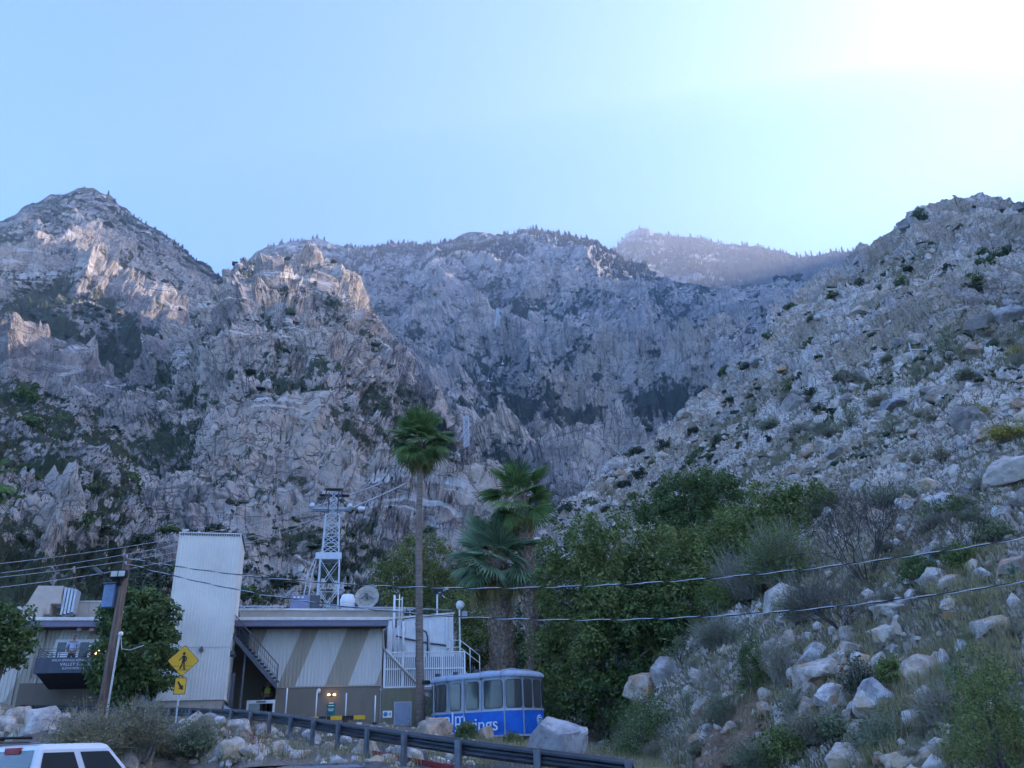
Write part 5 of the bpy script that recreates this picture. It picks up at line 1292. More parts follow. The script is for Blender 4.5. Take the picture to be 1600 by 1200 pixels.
for k, (px, py, w) in enumerate(RIP):
    p = embank(px, py)
    if p is None: continue
    s = px_size(p, w) * (0.72 if px < 130 else 0.58)
    side = 'left' if px < 240 else ('middle' if px < 470 else 'right')
    lab = sizeword(w, 31, 41) + ' ' + ('pale' if k % 4 else 'grey') + ' ' + {'left': 'boulder in the riprap pile left of the utility pole', 'middle': 'rock on the bank below the crossing sign', 'right': 'broken rock on the bank below the guardrail'}[side] + (', upper row' if py < 1125 else (', middle row' if py < 1155 else ', lower row'))
    boulder(p + Vector((0, 0, -s * .3)), s, k * 2.1, lab, MB_pale if k % 4 else MB_grey, k % 12, 3, {'left': 'riprap boulders left of the pole', 'middle': 'bank rocks below the sign', 'right': 'bank rocks below the guardrail'}[side], tilt=(0.3 * math.sin(k * 3.1), 0.3 * math.cos(k * 1.3)))
# scattered boulders on the right slope
rngb = np.random.default_rng(21)
cnt = 0
while cnt < 150:
    px = rngb.uniform(900, 1600); py = rngb.uniform(480, 1195)
    p = slope_pt(px, py); r = math.hypot(p.x, p.y)
    if r < 13 or r > 260 or (r > 40 and r < 62 and px < 1330 and py > 760): continue
    w = rngb.uniform(14, 34) * (1.0 if py > 850 else 0.8)
    s = px_size(p, w) * 0.55
    low = py > 850
    boulder(p + Vector((0, 0, -s * .45)), s * 1.1, rngb.uniform(0, 6.28), sizeword(w, 19, 27) + ' ' + ('pale', 'grey', 'rusty', 'pale')[cnt % 4] + ' boulder ' + zone(px, py), (MB_pale, MB_grey, MB_rust, MB_pale)[cnt % 4], cnt % 12, 3, 'boulders ' + zone(px, py), tilt=(rngb.uniform(-.4, .4), rngb.uniform(-.4, .4)))
    cnt += 1
# small broken stone that nobody could count
def rubble(name, label, pts, sizes, mat, seed):
    rng = np.random.default_rng(seed)
    bm = bmesh.new(); bmesh.ops.create_icosphere(bm, subdivisions=1, radius=1.0)
    V0 = np.array([v.co[:] for v in bm.verts]); F0 = np.array([[v.index for v in f.verts] for f in bm.faces]); bm.free()
    if True:
        ico = V0
    Vs, Fs = [], []
    for k, (p, s) in enumerate(zip(pts, sizes)):
        q = ico * (1 + rng.uniform(-.28, .28, (len(ico), 1))) * rng.uniform(.6, 1.2, 3) * s
        a = rng.uniform(0, 6.28); c, sn = math.cos(a), math.sin(a)
        q = q @ np.array([[c, -sn, 0], [sn, c, 0], [0, 0, 1]])
        Vs.append(q + p); Fs.append(F0 + k * len(ico))
    o = obj(name, mesh_np(name, np.concatenate(Vs), np.concatenate(Fs)), mat)
    return tag(o, label, 'rubble', kind='stuff')
pts, szs = [], []
while len(pts) < 900:
    px = rngb.uniform(-20, 760); py = rngb.uniform(1095, 1200); p = embank(px, py)
    if p is None or p.y < 11: continue
    pts.append(np.array(p)); szs.append(min(0.3, max(0.03, rngb.gamma(2.0, 0.045))))
rubble('bank_rubble', 'small pale broken stone covering the bank below the guardrail', pts, szs, MB_pale, 1)
h_, w_ = P_right.shape[:2]
pts, szs = [], []
while len(pts) < 2600:
    i = rngb.integers(4, h_ - 30); j = rngb.integers(5, w_ - 5); p = P_right[i, j]; r = math.hypot(p[0], p[1])
    a = math.degrees(math.atan2(p[0], p[1]))
    if r > 330 or a > 42 or a < -2 or (a < 14 and r < 40): continue
    pts.append(p); szs.append(r * rngb.gamma(2.0, 0.0018) + 0.02)
rubble('slope_rubble', 'loose stone and small rocks strewn over the right mountainside', pts, szs, MB_pale, 2)

# bare brown earth slide between the bushes
_n = 22; _EV = []
for a in range(_n):
    for b in range(_n):
        u, v = a / (_n - 1), b / (_n - 1)
        x_ = (1150 + 65 * u) * (1 - v) + (1075 + 120 * u) * v; y_ = 1078 + 125 * v + 8 * math.sin(u * 9 + v * 5)
        p = slope_pt(x_, y_); k = 1 - 0.25 * math.sin(u * math.pi) ** .5 * math.sin(v * math.pi * .9 + .1) / math.hypot(p.x, p.y)
        _EV.append((p.x * k, p.y * k, (p.z - CAMZ) * k + CAMZ + .12 * math.sin(u * math.pi) - .05))
_EF = [(a * _n + b, (a + 1) * _n + b, (a + 1) * _n + b + 1, a * _n + b + 1) for a in range(_n - 1) for b in range(_n - 1)]
def earth():
    t = NT('brown_earth'); v = t.pos(); n1 = t.noise(v, 1.4, 8, 0.7); n2 = t.noise(v, 7, 7, 0.7)
    c = t.ramp(n1, [(0.35, (0.17, 0.10, 0.06)), (0.55, (0.29, 0.19, 0.12)), (0.7, (0.40, 0.29, 0.19))]); c = t.mix(t.ramp(n2, [(.36, (.6,) * 3), (.5, BLK)]), c, (0.10, 0.065, 0.045))
    t.col(c).rough(0.97).bump(t.math('ADD', n1, n2), 1.0, 0.15); return t.m
tag(obj('earth_bank', mesh_np('earth_bank', _EV, _EF, True), earth()), kind='structure')
for k in range(16):
    x_, y_ = rngb.uniform(1085, 1215), rngb.uniform(1085, 1195); p = slope_pt(x_, y_); w = rngb.uniform(16, 36); s = px_size(p, w) * .55
    boulder(p + Vector((0, 0, -s * .2)), s, rngb.uniform(0, 6.28), sizeword(w, 22, 30) + ' rusty broken rock in the brown earth slide' + (', upper part' if y_ < 1140 else ', lower part'), MB_rust, k % 12, 3, 'rocks in the earth slide', tilt=(rngb.uniform(-.4, .4), rngb.uniform(-.4, .4)))

# broken outcrop of cream and rust blocks
_oc = 0
while _oc < 46:
    x_, y_ = rngb.normal(1330, 75), rngb.normal(1060, 42)
    if not (1225 < x_ < 1500 and 985 < y_ < 1150): continue
    p = slope_pt(x_, y_); w = rngb.uniform(24, 58); s = px_size(p, w) * .55
    nm_ = ('cream', 'rust-orange', 'cream', 'brown')[_oc % 4]
    boulder(p + Vector((0, 0, -s * .25)), s, rngb.uniform(0, 6.28), sizeword(w, 34, 46) + ' ' + nm_ + ' block in the broken outcrop ' + ('left of' if x_ < 1300 else ('below' if x_ < 1390 else 'right of')) + ' the rust topped rock' + (', upper row' if y_ < 1040 else (', middle row' if y_ < 1085 else ', lower row')), (MB_pale, MB_rust, MB_pale, MB_rust)[_oc % 4], int(rngb.integers(0, 12)), 3, 'blocks of the broken outcrop', tilt=(rngb.uniform(-.6, .6), rngb.uniform(-.6, .6)), squash=(1, rngb.uniform(.6, 1), rngb.uniform(.8, 1.4)))
    _oc += 1

# ================================================================== PLANTS
def leaf_mat(name, dark, light, trans=0.32, scale=0.42):
    t = NT(name); v = t.pos()
    f = t.noise(v, scale, 4, 0.6); g = t.n('NewGeometry').outputs['Random Per Island']
    k = t.math('ADD', t.math('MULTIPLY', f, 0.75), t.math('MULTIPLY', g, 0.35))
    c = t.ramp(k, [(0.3, dark), (0.75, light)])
    t.col(c).rough(0.7); t.p.inputs['Specular IOR Level'].default_value = 0.25
    tr = t.n('BsdfTranslucent'); t.l(c, tr.inputs[0]); mx = t.n('MixShader'); mx.inputs[0].default_value = trans
    out = [n for n in t.t.nodes if n.type == 'OUTPUT_MATERIAL'][0]
    t.l(t.p.outputs[0], mx.inputs[1]); t.l(tr.outputs[0], mx.inputs[2]); t.l(mx.outputs[0], out.inputs[0])
    return t.m
LM_dark = leaf_mat('leaf_dark', (0.05, 0.085, 0.028), (0.17, 0.235, 0.08))
LM_olive = leaf_mat('leaf_olive', (0.065, 0.10, 0.028), (0.25, 0.30, 0.095))
LM_yel = leaf_mat('leaf_yellowgreen', (0.08, 0.11, 0.03), (0.25, 0.28, 0.085))
LM_sage = leaf_mat('leaf_sage', (0.12, 0.155, 0.085), (0.27, 0.31, 0.18), scale=2.0)
LM_brush = leaf_mat('leaf_brush', (0.15, 0.14, 0.07), (0.32, 0.29, 0.15), scale=2.0)
LM_grass = leaf_mat('grass_dry', (0.20, 0.18, 0.085), (0.40, 0.36, 0.19), scale=1.0)
LM_flower = leaf_mat('flower_yellow', (0.20, 0.19, 0.06), (0.50, 0.42, 0.08), scale=2.0)
LM_chap = leaf_mat('leaf_chaparral', (0.03, 0.043, 0.024), (0.085, 0.105, 0.055), 0.1, 0.3)
LM_pine = leaf_mat('needle_pine', (0.018, 0.03, 0.018), (0.045, 0.062, 0.035), 0.05, 0.05)
P_bark = paint('bark', (0.13, 0.105, 0.085), 0.95, 0, 0.35, 6, 0.4)
P_twig = paint('twig_grey', (0.34, 0.31, 0.26), 0.9, 0, 0.3, 8)
P_twigd = paint('twig_dark', (0.125, 0.10, 0.09), 0.9, 0, 0.3, 8)
def leaves(rng, cen, rad_, per, size, flat=0.8, aspect=0.55):
    """leaf quads in a shell round each clump centre"""
    cen = np.asarray(cen); n = len(cen) * per
    c = np.repeat(cen, per, 0); r = np.repeat(np.asarray(rad_), per)
    d = rng.normal(size=(n, 3)); d[:, 2] = d[:, 2] * flat + 0.15; d /= np.linalg.norm(d, axis=1)[:, None]
    p = c + d * (r * rng.uniform(0.35, 1.0, n) ** 0.6)[:, None]
    nr = d * 0.7 + rng.normal(size=(n, 3)) * 0.6 + np.array([0, 0, 0.5]); nr /= np.linalg.norm(nr, axis=1)[:, None]
    t = np.cross(nr, rng.normal(size=(n, 3))); t /= np.linalg.norm(t, axis=1)[:, None] + 1e-9
    b = np.cross(nr, t); s = (size * rng.uniform(0.6, 1.35, n))[:, None]
    V = np.stack([p - t * s, p + b * s * aspect, p + t * s, p - b * s * aspect], 1).reshape(-1, 3)
    return V
def leaf_obj(name, V, mat, parent):
    F_ = np.arange(len(V)).reshape(-1, 4); return obj(name, mesh_np(name, V, F_), mat, parent)
def crown_clumps(rng, blobs, dens, rmin, rmax):
    C_, R_ = [], []
    for c, rx, rz in blobs:
        n = max(6, int(dens * rx * rx))
        d = rng.normal(size=(n, 3)); d /= np.linalg.norm(d, axis=1)[:, None]
        k = rng.uniform(0.25, 1.0, n) ** 0.45; k[: n // 6] *= rng.uniform(1.05, 1.28, n // 6)
        C_.append(np.array(c) + d * k[:, None] * np.array([rx, rx, rz])); R_.append(rng.uniform(rmin, rmax, n))
    return np.concatenate(C_), np.concatenate(R_)
def limb_tubes(mb, rng, base, targets, r0):
    for t in targets:
        base = Vector(base); t = Vector(t); m = base.lerp(t, 0.5) + Vector(rng.normal(size=3)) * 0.12 * (t - base).length; m.z += 0.1 * (t - base).length
        mb.tube([base, base.lerp(m, 0.5), m, m.lerp(t, 0.55), t], [r0, r0 * .8, r0 * .6, r0 * .4, r0 * .15], 7)
def tree(name, label, blobpx, mat, seed, leaf=0.115, per=92, dens=7.5, base=None, group=None, cat='tree', rmm=(0.35, 1.05)):
    """blobpx: (px, py, Y, radius, vertical radius)"""
    rng = np.random.default_rng(seed)
    B = [(at(px, py, Y), rx, rz) for px, py, Y, rx, rz in blobpx]
    cx = sum(b[0].x for b in B) / len(B); cyy = sum(b[0].y for b in B) / len(B)
    if base: cx, cyy = base
    gz0 = surf_z(cx, cyy)
    T = thing(name, label, cat, (cx, cyy, gz0), 0, group); O_ = Vector((cx, cyy, gz0))
    Bl = [((b[0] - O_), b[1], b[2]) for b in B]
    low = min(b[0].z - b[2] for b in Bl); zc = sum(b[0].z for b in Bl) / len(Bl)
    mb = MB(); fork = Vector((0.1, 0, max(0.6, zc * 0.35)))
    mb.tube([(0, 0, -0.6), (0.05, 0, fork.z * .5), fork], [0.34, 0.27, 0.22], 10); mb.build('trunk', P_bark, T)
    lm = MB(); limb_tubes(lm, rng, fork, [b[0] for b in Bl], 0.16); lm.build('limbs', P_bark, T)
    C_, R_ = crown_clumps(rng, Bl, dens, *rmm)
    V = leaves(rng, C_, R_, per, leaf)
    leaf_obj('crown', V, mat, T); return T
tree('broadleaf_tree', 'rounded olive-green tree at the left end of the grove by the palms', [(905, 858, 50, 2.3, 1.9), (955, 850, 50, 2.2, 1.8), (885, 930, 50, 2.4, 2.4), (945, 935, 49, 2.9, 2.6), (905, 1030, 50, 2.7, 2.6), (968, 1030, 49, 2.6, 2.6)], LM_olive, 1)
tree('broadleaf_tree', 'dark green tree whose crown rises highest out of the grove', [(1072, 775, 62, 3.0, 1.9), (1030, 795, 62, 2.2, 1.7), (1115, 768, 62, 2.4, 1.8), (1065, 835, 61, 3.0, 2.2), (1120, 830, 61, 2.6, 2.0)], LM_dark, 2)
tree('broadleaf_tree', 'broad green tree in the middle of the grove below the dark crown', [(1055, 880, 50, 2.8, 2.2), (1115, 875, 50, 2.5, 2.0), (1165, 845, 51, 2.4, 1.9), (1085, 950, 48, 2.9, 2.3), (1145, 930, 49, 2.6, 2.1), (1015, 925, 50, 2.4, 2.4)], LM_olive, 3)
tree('broadleaf_tree', 'light green tree at the right end of the grove', [(1195, 795, 52, 2.3, 1.7), (1250, 800, 51, 2.5, 1.7), (1295, 822, 50, 2.0, 1.5), (1225, 850, 50, 2.6, 1.8), (1280, 865, 48, 2.0, 1.6)], LM_olive, 4, dens=8)
tree('broadleaf_tree', 'shadowed dark tree filling the foot of the grove', [(895, 1090, 50, 2.2, 1.8), (960, 1085, 49, 2.2, 1.8), (1020, 1010, 47, 2.2, 2.0), (990, 970, 49, 2.4, 2.2), (1035, 960, 48, 2.2, 2.0)], LM_dark, 5)
tree('broadleaf_tree', 'dark leafy tree behind the thick palm trunk', [(862, 900, 60, 2.2, 2.0), (850, 985, 60, 2.6, 2.4), (870, 1050, 58, 2.4, 2.2), (825, 1060, 60, 2.2, 2.0)], LM_dark, 6)
tree('broadleaf_tree', 'yellow-green tree rising behind the station roof', [(640, 895, 74, 3.0, 2.2), (608, 900, 75, 1.9, 1.5), (690, 880, 74, 2.6, 2.2), (660, 860, 75, 2.2, 1.7), (700, 930, 73, 2.6, 2.0), (645, 945, 73, 3.0, 2.0)], LM_yel, 7, dens=5.5, per=66)
tree('broadleaf_tree', 'green tree between the annex and the thick palm', [(738, 965, 64, 2.0, 1.8), (755, 1010, 63, 2.2, 2.0), (735, 1035, 63, 1.8, 1.6)], LM_yel, 8)
tree('broadleaf_tree', 'dense green tree standing between the balcony and the white tower', [(205, 955, 38.5, 1.35, 1.1), (240, 965, 38.5, 1.2, 1.1), (190, 995, 38, 1.15, 1.1), (228, 1015, 38, 1.45, 1.3), (168, 1045, 37.5, .75, .7), (240, 1055, 38, 1.1, 1.1), (195, 1060, 37.8, 1.3, 1.1)], LM_dark, 9, leaf=0.10, dens=26, rmm=(.25, .5))
tree('broadleaf_tree', 'green tree cut by the left edge in front of the station', [(-5, 975, 34, 1.2, .9), (18, 1000, 34, .9, .8), (-25, 1000, 34, 1.1, 1), (5, 1020, 34, .8, .6)], LM_dark, 10, leaf=0.09, dens=30, rmm=(.2, .45))

# ---------------------------------------------------------------- fan palms
def palm_leaf_mat(name, a, b):
    return leaf_mat(name, a, b, 0.2, 1.2)
LM_palm = palm_leaf_mat('palm_green', (0.06, 0.125, 0.04), (0.19, 0.29, 0.09)); LM_palmb = palm_leaf_mat('palm_bluegreen', (0.11, 0.19, 0.105), (0.25, 0.35, 0.20)); LM_palmd = palm_leaf_mat('palm_dry', (0.16, 0.12, 0.05), (0.36, 0.28, 0.10))
P_pet = paint('petiole', (0.20, 0.20, 0.07), 0.6)
def frond_mesh(seed, petiole, R_, mat, droop, spread=105, nseg=26):
    rng = np.random.default_rng(seed); V, F_ = [], []
    def vadd(*p): V.append(p); return len(V) - 1
    # petiole: three sided
    w = 0.035 * max(1, R_); rows = []
    for k in range(4):
        x = petiole * k / 3; z = -0.06 * petiole * (k / 3) ** 2
        rows.append([vadd(x, -w, z), vadd(x, w, z), vadd(x, 0, z - w)]); w *= 0.85
    for a, b in zip(rows[:-1], rows[1:]):
        for i in range(3): F_.append((a[i], a[(i + 1) % 3], b[(i + 1) % 3], b[i]))
    npet = len(F_)
    z0 = -0.06 * petiole
    for s in range(nseg):
        a0 = rad(-spread + 2 * spread * s / nseg); a1 = rad(-spread + 2 * spread * (s + 1) / nseg); am = (a0 + a1) / 2
        L = R_ * (0.72 + 0.28 * math.cos(am * 0.8)) * rng.uniform(0.9, 1.08); cup = 0.16 * abs(math.sin(am))
        def P_(a, t, dz): 
            r = L * t; zz = z0 + r * cup - droop * r * r / R_ * (0.55 + 0.45 * abs(math.sin(am))) + dz
            return (petiole + r * math.cos(a), r * math.sin(a), zz)
        b0 = vadd(*P_(am, 0.02, 0)); p1, q1 = vadd(*P_(a0, .34, -.012 * R_)), vadd(*P_(a1, .34, -.012 * R_)); m1 = vadd(*P_(am, .34, .03 * R_))
        g = rad(2 * spread / nseg) * 0.34
        p2, q2 = vadd(*P_(am - g, .66, -.01 * R_)), vadd(*P_(am + g, .66, -.01 * R_)); m2 = vadd(*P_(am, .66, .025 * R_))
        tz = -droop * R_ * rng.uniform(.1, .5); tp_ = vadd(*P_(am + rng.uniform(-.03, .03), 1.0, tz))
        F_ += [(b0, p1, m1, m1), (b0, m1, q1, q1), (p1, p2, m2, m1), (m1, m2, q2, q1), (p2, tp_, m2, m2), (m2, tp_, q2, q2)]
    me = bpy.data.meshes.new('frond'); me.from_pydata(V, [], [tuple(dict.fromkeys(f)) for f in F_]); me.materials.append(P_pet); me.materials.append(mat)
    for i, p in enumerate(me.polygons): p.material_index = 0 if i < npet else 1
    me.update(); return me
def palm(label, base, top, r0, r1, lean, nfr, petiole, R_, mat, seed, boots=0, dry=6, el=(82, -55), skirt=0):
    rng = np.random.default_rng(seed); base = Vector(base); top = Vector(top)
    T = thing('fan_palm', label, 'palm tree', base); d = top - base
    pts, rr = [], []
    for k in range(13):
        t = k / 12; p = d * t + Vector((lean * math.sin(t * math.pi), 0, 0)); pts.append(p); rr.append(r0 + (r1 - r0) * t ** 0.7 + (0.25 * r0 * max(0, 1 - t * 14)))
    pts[0] = Vector((0, 0, -1.0))
    def trunk_mat():
        t = NT('palm_trunk'); s = t.pos((1, 1, 7)); f = t.noise(s, 1.6, 6, 0.65); g = t.noise(t.pos(), 0.35, 3)
        c = t.ramp(f, [(0.35, (0.12, 0.095, 0.08)), (0.65, (0.29, 0.235, 0.195))]); c = t.mix(t.ramp(g, [(.45, BLK), (.6, (.5,) * 3)]), c, (0.24, 0.16, 0.12))
        t.col(c).rough(0.95).bump(f, 0.8, 0.04); return t.m
    if 'palm_trunk' not in _pc: _pc['palm_trunk'] = trunk_mat()
    MB().tube(pts, rr, 14).build('trunk', _pc['palm_trunk'], T)
    if boots:
        mb = MB()
        for k in range(boots):
            t = (k + rng.uniform(0, .8)) / boots; a = k * 2.39996 + rng.normal() * .15
            i = min(11, int(t * 12)); f = t * 12 - i; c = pts[max(i, 1)].lerp(pts[i + 1], f) if i > 0 else d * t; r = rr[i] * 0.96
            u = Vector((math.cos(a), math.sin(a), 0)); s_ = Vector((-u.y, u.x, 0)); L = rng.uniform(.22, .42) * (0.6 + r); w = 0.13 * (0.5 + r)
            o = c + u * r; tip = o + u * L * rng.uniform(.35, .7) + Vector((0, 0, L * rng.uniform(.5, 1.0)))
            mb.add([o - s_ * w, o + s_ * w, o + Vector((0, 0, .12)) , tip - s_ * w * .45, tip + s_ * w * .45, o - Vector((0, 0, .14)) + u * .03], [(0, 1, 4, 3), (5, 3, 4), (0, 3, 5), (1, 5, 4)])
        tag(mb.build('leaf_bases', paint('palm_boots', (0.38, 0.27, 0.19), 0.9, 0, 0.5, 5), T), kind='stuff')
    vs_ = [frond_mesh(seed * 10 + k, petiole, R_, mat, dr_) for k, dr_ in enumerate((.12, .22, .34))]
    vd_ = [frond_mesh(seed * 10 + 7 + k, petiole, R_ * .9, LM_palmd, .5, 70) for k in range(2)]
    for k in range(nfr + dry):
        t = k / max(1, nfr - 1); dead = k >= nfr
        e = rad(el[0] + (el[1] - el[0]) * min(1, t) ** 0.85 + rng.normal() * 6) if not dead else rad(el[1] - rng.uniform(5, 30))
        a = k * 2.39996 + rng.normal() * .25
        o = bpy.data.objects.new('frond', (vd_[k % 2] if dead else vs_[min(2, int(t * 3))]))
        M = Matrix.Rotation(a, 4, 'Z') @ Matrix.Rotation(-e, 4, 'Y') @ Matrix.Rotation(rng.normal() * .35, 4, 'X')
        s = rng.uniform(.85, 1.1); M = Matrix.Translation(d + Vector((0, 0, rng.uniform(-.25, .15) - .3 * min(1, t)))) @ M @ Matrix.Diagonal((s, s, s, 1))
        put(o, T); o.matrix_local = M
    return T
def palm_px(label, bx, by, tx, ty, Y, **kw):
    t = at(tx, ty, Y); b = at(bx, by, Y); b.z = surf_z(b.x, b.y); return palm(label, b, t, **kw)
palm_px('tallest thin fan palm rising in front of the station annex', 658, 1112, 657, 682, 47, r0=.26, r1=.17, lean=-.1, nfr=36, petiole=.95, R_=1.32, mat=LM_palm, seed=3, dry=8, el=(85, -65))
palm_px('thick young fan palm with big blue-green fronds behind the tram car', 788, 1060, 776, 872, 54, r0=.80, r1=.66, lean=0, nfr=36, petiole=1.6, R_=2.15, mat=LM_palmb, seed=4, boots=420, dry=5, el=(80, -35))
palm_px('fan palm with a rough brown trunk right of the thick palm', 831, 1040, 812, 772, 53, r0=.42, r1=.44, lean=.25, nfr=22, petiole=1.35, R_=1.75, mat=LM_palm, seed=5, boots=380, dry=5, el=(80, -45))
palm_px('fan palm fronds cut by the left edge of the view', -60, 1000, -38, 752, 60, r0=.35, r1=.3, lean=0, nfr=26, petiole=1.3, R_=1.9, mat=LM_palm, seed=6, boots=60, dry=4, el=(80, -50))

# ---------------------------------------------------------------- shrubs
def shrub_leafy(T, rng, w, h, mat, dens=26, per=26, leaf=0.05, nm='foliage'):
    C_, R_ = [], []
    n = int(dens * max(1.0, w))
    d = rng.normal(size=(n, 3)); d[:, 2] = np.abs(d[:, 2]); d /= np.linalg.norm(d, axis=1)[:, None]
    C_ = d * (rng.uniform(.3, .92, n) ** .5)[:, None] * np.array([w / 2, w / 2, h * .88]) + rng.normal(size=(n, 3)) * 0.05 * w
    V = leaves(rng, C_, rng.uniform(.10, .2, n) * w, per, leaf); V[:, 2] = np.maximum(V[:, 2], -.1); leaf_obj(nm, V, mat, T)
    mb = MB(); limb_tubes(mb, rng, (0, 0, -.1), [c for c in C_[:6]], 0.02 + .012 * w); mb.build('stems', P_twigd, T)
def shrub_brush(T, rng, w, h, mat, n=420, twig=P_twig, leafy=6, lsize=.035):
    """thin stems fanning out of the base, with small leaves along the outer half"""
    S = []; L_ = []
    lob = [(rng.normal() * .17 * w, rng.normal() * .17 * w, rng.uniform(.45, 1.05), rng.uniform(.35, .75)) for _ in range(7)]
    for k in range(n):
        lx, ly, lh, lw = lob[int(rng.integers(0, 7))]
        a = rng.uniform(0, 6.283); o = rng.uniform(0, 1) ** .6; b = np.array([math.cos(a), math.sin(a), 0]) * rng.uniform(0, .12) * w + np.array([lx, ly, 0]) * .5
        t = b + np.array([lx, ly, 0]) * .6 + np.array([math.cos(a) * o * w * .5 * lw, math.sin(a) * o * w * .5 * lw, h * lh * (1 - .45 * o * o) * rng.uniform(.5, 1.1)]) + rng.normal(size=3) * .05 * w
        m = (b + t) / 2 + np.array([-math.cos(a), -math.sin(a), .6]) * .08 * w * o + rng.normal(size=3) * .03 * w
        r = .004 + .003 * w; s_ = np.cross(t - b, rng.normal(size=3)); s_ /= np.linalg.norm(s_) + 1e-9; s_ *= r
        S += [b - s_, b + s_, m + s_ * .8, m - s_ * .8, m - s_ * .8, m + s_ * .8, t + s_ * .3, t - s_ * .3]
        for j in range(leafy):
            f = rng.uniform(.35, 1.0); c = m + (t - m) * (f * 2 - 1) if f > .5 else b + (m - b) * f * 2
            L_.append(c + rng.normal(size=3) * .03 * w)
    leaf_obj('stems', np.array(S), twig, T)
    if leafy: leaf_obj('foliage', leaves(rng, np.array(L_), np.full(len(L_), .02 * w), 2, lsize), mat, T)
def shrub_bare(T, rng, w, h, twig, n=9, depth=4, up=.55):
    S = []
    def grow(p, d, L, r, lv):
        q = p + d * L; m = (p + q) / 2 + rng.normal(size=3) * .08 * L
        s_ = np.cross(d, rng.normal(size=3)); s_ /= np.linalg.norm(s_) + 1e-9
        for k2 in (s_, np.cross(d, s_)):
            S.extend([p - k2 * r, p + k2 * r, m + k2 * r * .85, m - k2 * r * .85, m - k2 * r * .85, m + k2 * r * .85, q + k2 * r * .6, q - k2 * r * .6])
        if lv <= 0: return
        for _ in range(3):
            e = d + rng.normal(size=3) * .55 + np.array([0, 0, up * .25]); e /= np.linalg.norm(e); grow(q, e, L * rng.uniform(.55, .85), r * .58, lv - 1)
    for k in range(n):
        a = rng.uniform(0, 6.283); d = np.array([math.cos(a) * w / h * .6, math.sin(a) * w / h * .6, rng.uniform(.3, 1) * (up + .45)]); d /= np.linalg.norm(d)
        grow(np.array([math.cos(a), math.sin(a), 0]) * .06 * w, d, h * rng.uniform(.28, .4), .009 * max(.6, h) * .8, depth)
    leaf_obj('twigs', np.array(S), twig, T)
def shrub(px, py, wpx, hpx, style, label, mat=None, seed=0, emb=False, name='shrub', Y=None, group=None, cat='shrub', **kw):
    """px,py: middle of the foot in the photograph; sizes in its pixels"""
    if Y: p = at(px, py, Y); p.z = surf_z(p.x, p.y)
    else: p = embank(px, py) if emb else slope_pt(px, py)
    if p is None: return None
    w, h = px_size(p, wpx), px_size(p, hpx) * 1.05
    if style == 'brush' and not emb: p = p - Vector((0, 0, .1 * w))
    T = thing(name, label, cat, p, 0, group); rng = np.random.default_rng(seed * 7 + int(px))
    if style == 'leafy': shrub_leafy(T, rng, w, h, mat, **kw)
    elif style == 'brush': shrub_brush(T, rng, w, h, mat, **kw)
    elif style == 'bare': shrub_bare(T, rng, w, h, **kw)
    return T
shrub(1022, 1192, 125, 115, 'leafy', 'big dark green round bush at the bottom right of the guardrail', LM_dark, 1, dens=70, per=40, leaf=.045)
shrub(1182, 1082, 50, 100, 'leafy', 'dense upright dark green bush above the earth bank', LM_dark, 2, dens=90, per=40, leaf=.035)
shrub(1575, 1215, 150, 195, 'leafy', 'large green bush filling the bottom right corner', LM_olive, 3, dens=110, per=40, leaf=.03)
shrub(1068, 1035, 44, 46, 'leafy', 'small grey-green bush beside the grey boulders', LM_sage, 4, leaf=.04)
shrub(1125, 1078, 110, 80, 'bare', 'tangle of bare grey twigs left of the upright bush', seed=5, twig=P_twig, n=14, depth=4, up=.2)
shrub(1228, 1065, 70, 95, 'brush', 'dry grey-brown shrub right of the upright dark bush', LM_brush, 6, leafy=2)
shrub(1360, 905, 120, 150, 'bare', 'tall dark bare shrub with wiry branches above the power line', seed=7, twig=P_twigd, n=16, depth=5, up=.7)
shrub(1340, 985, 130, 110, 'bare', 'dark dead thicket hanging between the two power lines', seed=8, twig=P_twigd, n=18, depth=4, up=.3)
pn = shrub(1525, 865, 90, 105, 'bare', 'small gnarled pine with dark needle clumps on the right slope', seed=9, twig=P_twigd, n=7, depth=3, name='pine_tree', cat='tree')
if pn:
    rg = np.random.default_rng(3); w = .9 * px_size(pn.location, 80); C_ = rg.normal(size=(26, 3)) * np.array([.26 * w, .26 * w, .12 * w]) + np.array([0, 0, px_size(pn.location, 82)])
    leaf_obj('needles', leaves(rg, C_, rg.uniform(.08, .13, 26) * w, 60, .05, .6, .3), LM_dark, pn)
shrub(1250, 905, 150, 110, 'brush', 'feathery green willowy shrub at the right end of the grove', LM_olive, 10, n=900, leafy=13, lsize=.055)
shrub(1180, 935, 130, 90, 'brush', 'grey sparsely leafed brush under the upper power line beside the grove', LM_sage, 11, n=800, leafy=4)
shrub(1130, 1000, 110, 70, 'brush', 'grey sage brush above the bare twig tangle', LM_sage, 12, n=600, leafy=5)
shrub(1270, 965, 100, 90, 'brush', 'grey brush below the upper line right of the grove', LM_sage, 13, n=600, leafy=6)
shrub(1395, 785, 90, 60, 'brush', 'pale upright plants with silvery spikes on the right slope', LM_sage, 14, n=260, leafy=10, lsize=.05)
shrub(1580, 685, 70, 40, 'brush', 'yellow flowering bush at the right edge of the slope', LM_flower, 15, n=420, leafy=7, lsize=.05)
shrub(1525, 648, 50, 26, 'brush', 'small yellow flowering bush beside the grey-blue slab', LM_flower, 16, n=260, leafy=6, lsize=.04)
shrub(1590, 560, 50, 40, 'brush', 'yellow tinged grass bush high at the right edge', LM_flower, 17, n=260, leafy=5, lsize=.05)
shrub(1480, 715, 44, 26, 'brush', 'dry straw coloured tuft on the right slope', LM_grass, 18, n=240, leafy=3)
shrub(1130, 1130, 60, 60, 'brush', 'grey shrub on the earth bank above the big round bush', LM_sage, 19)
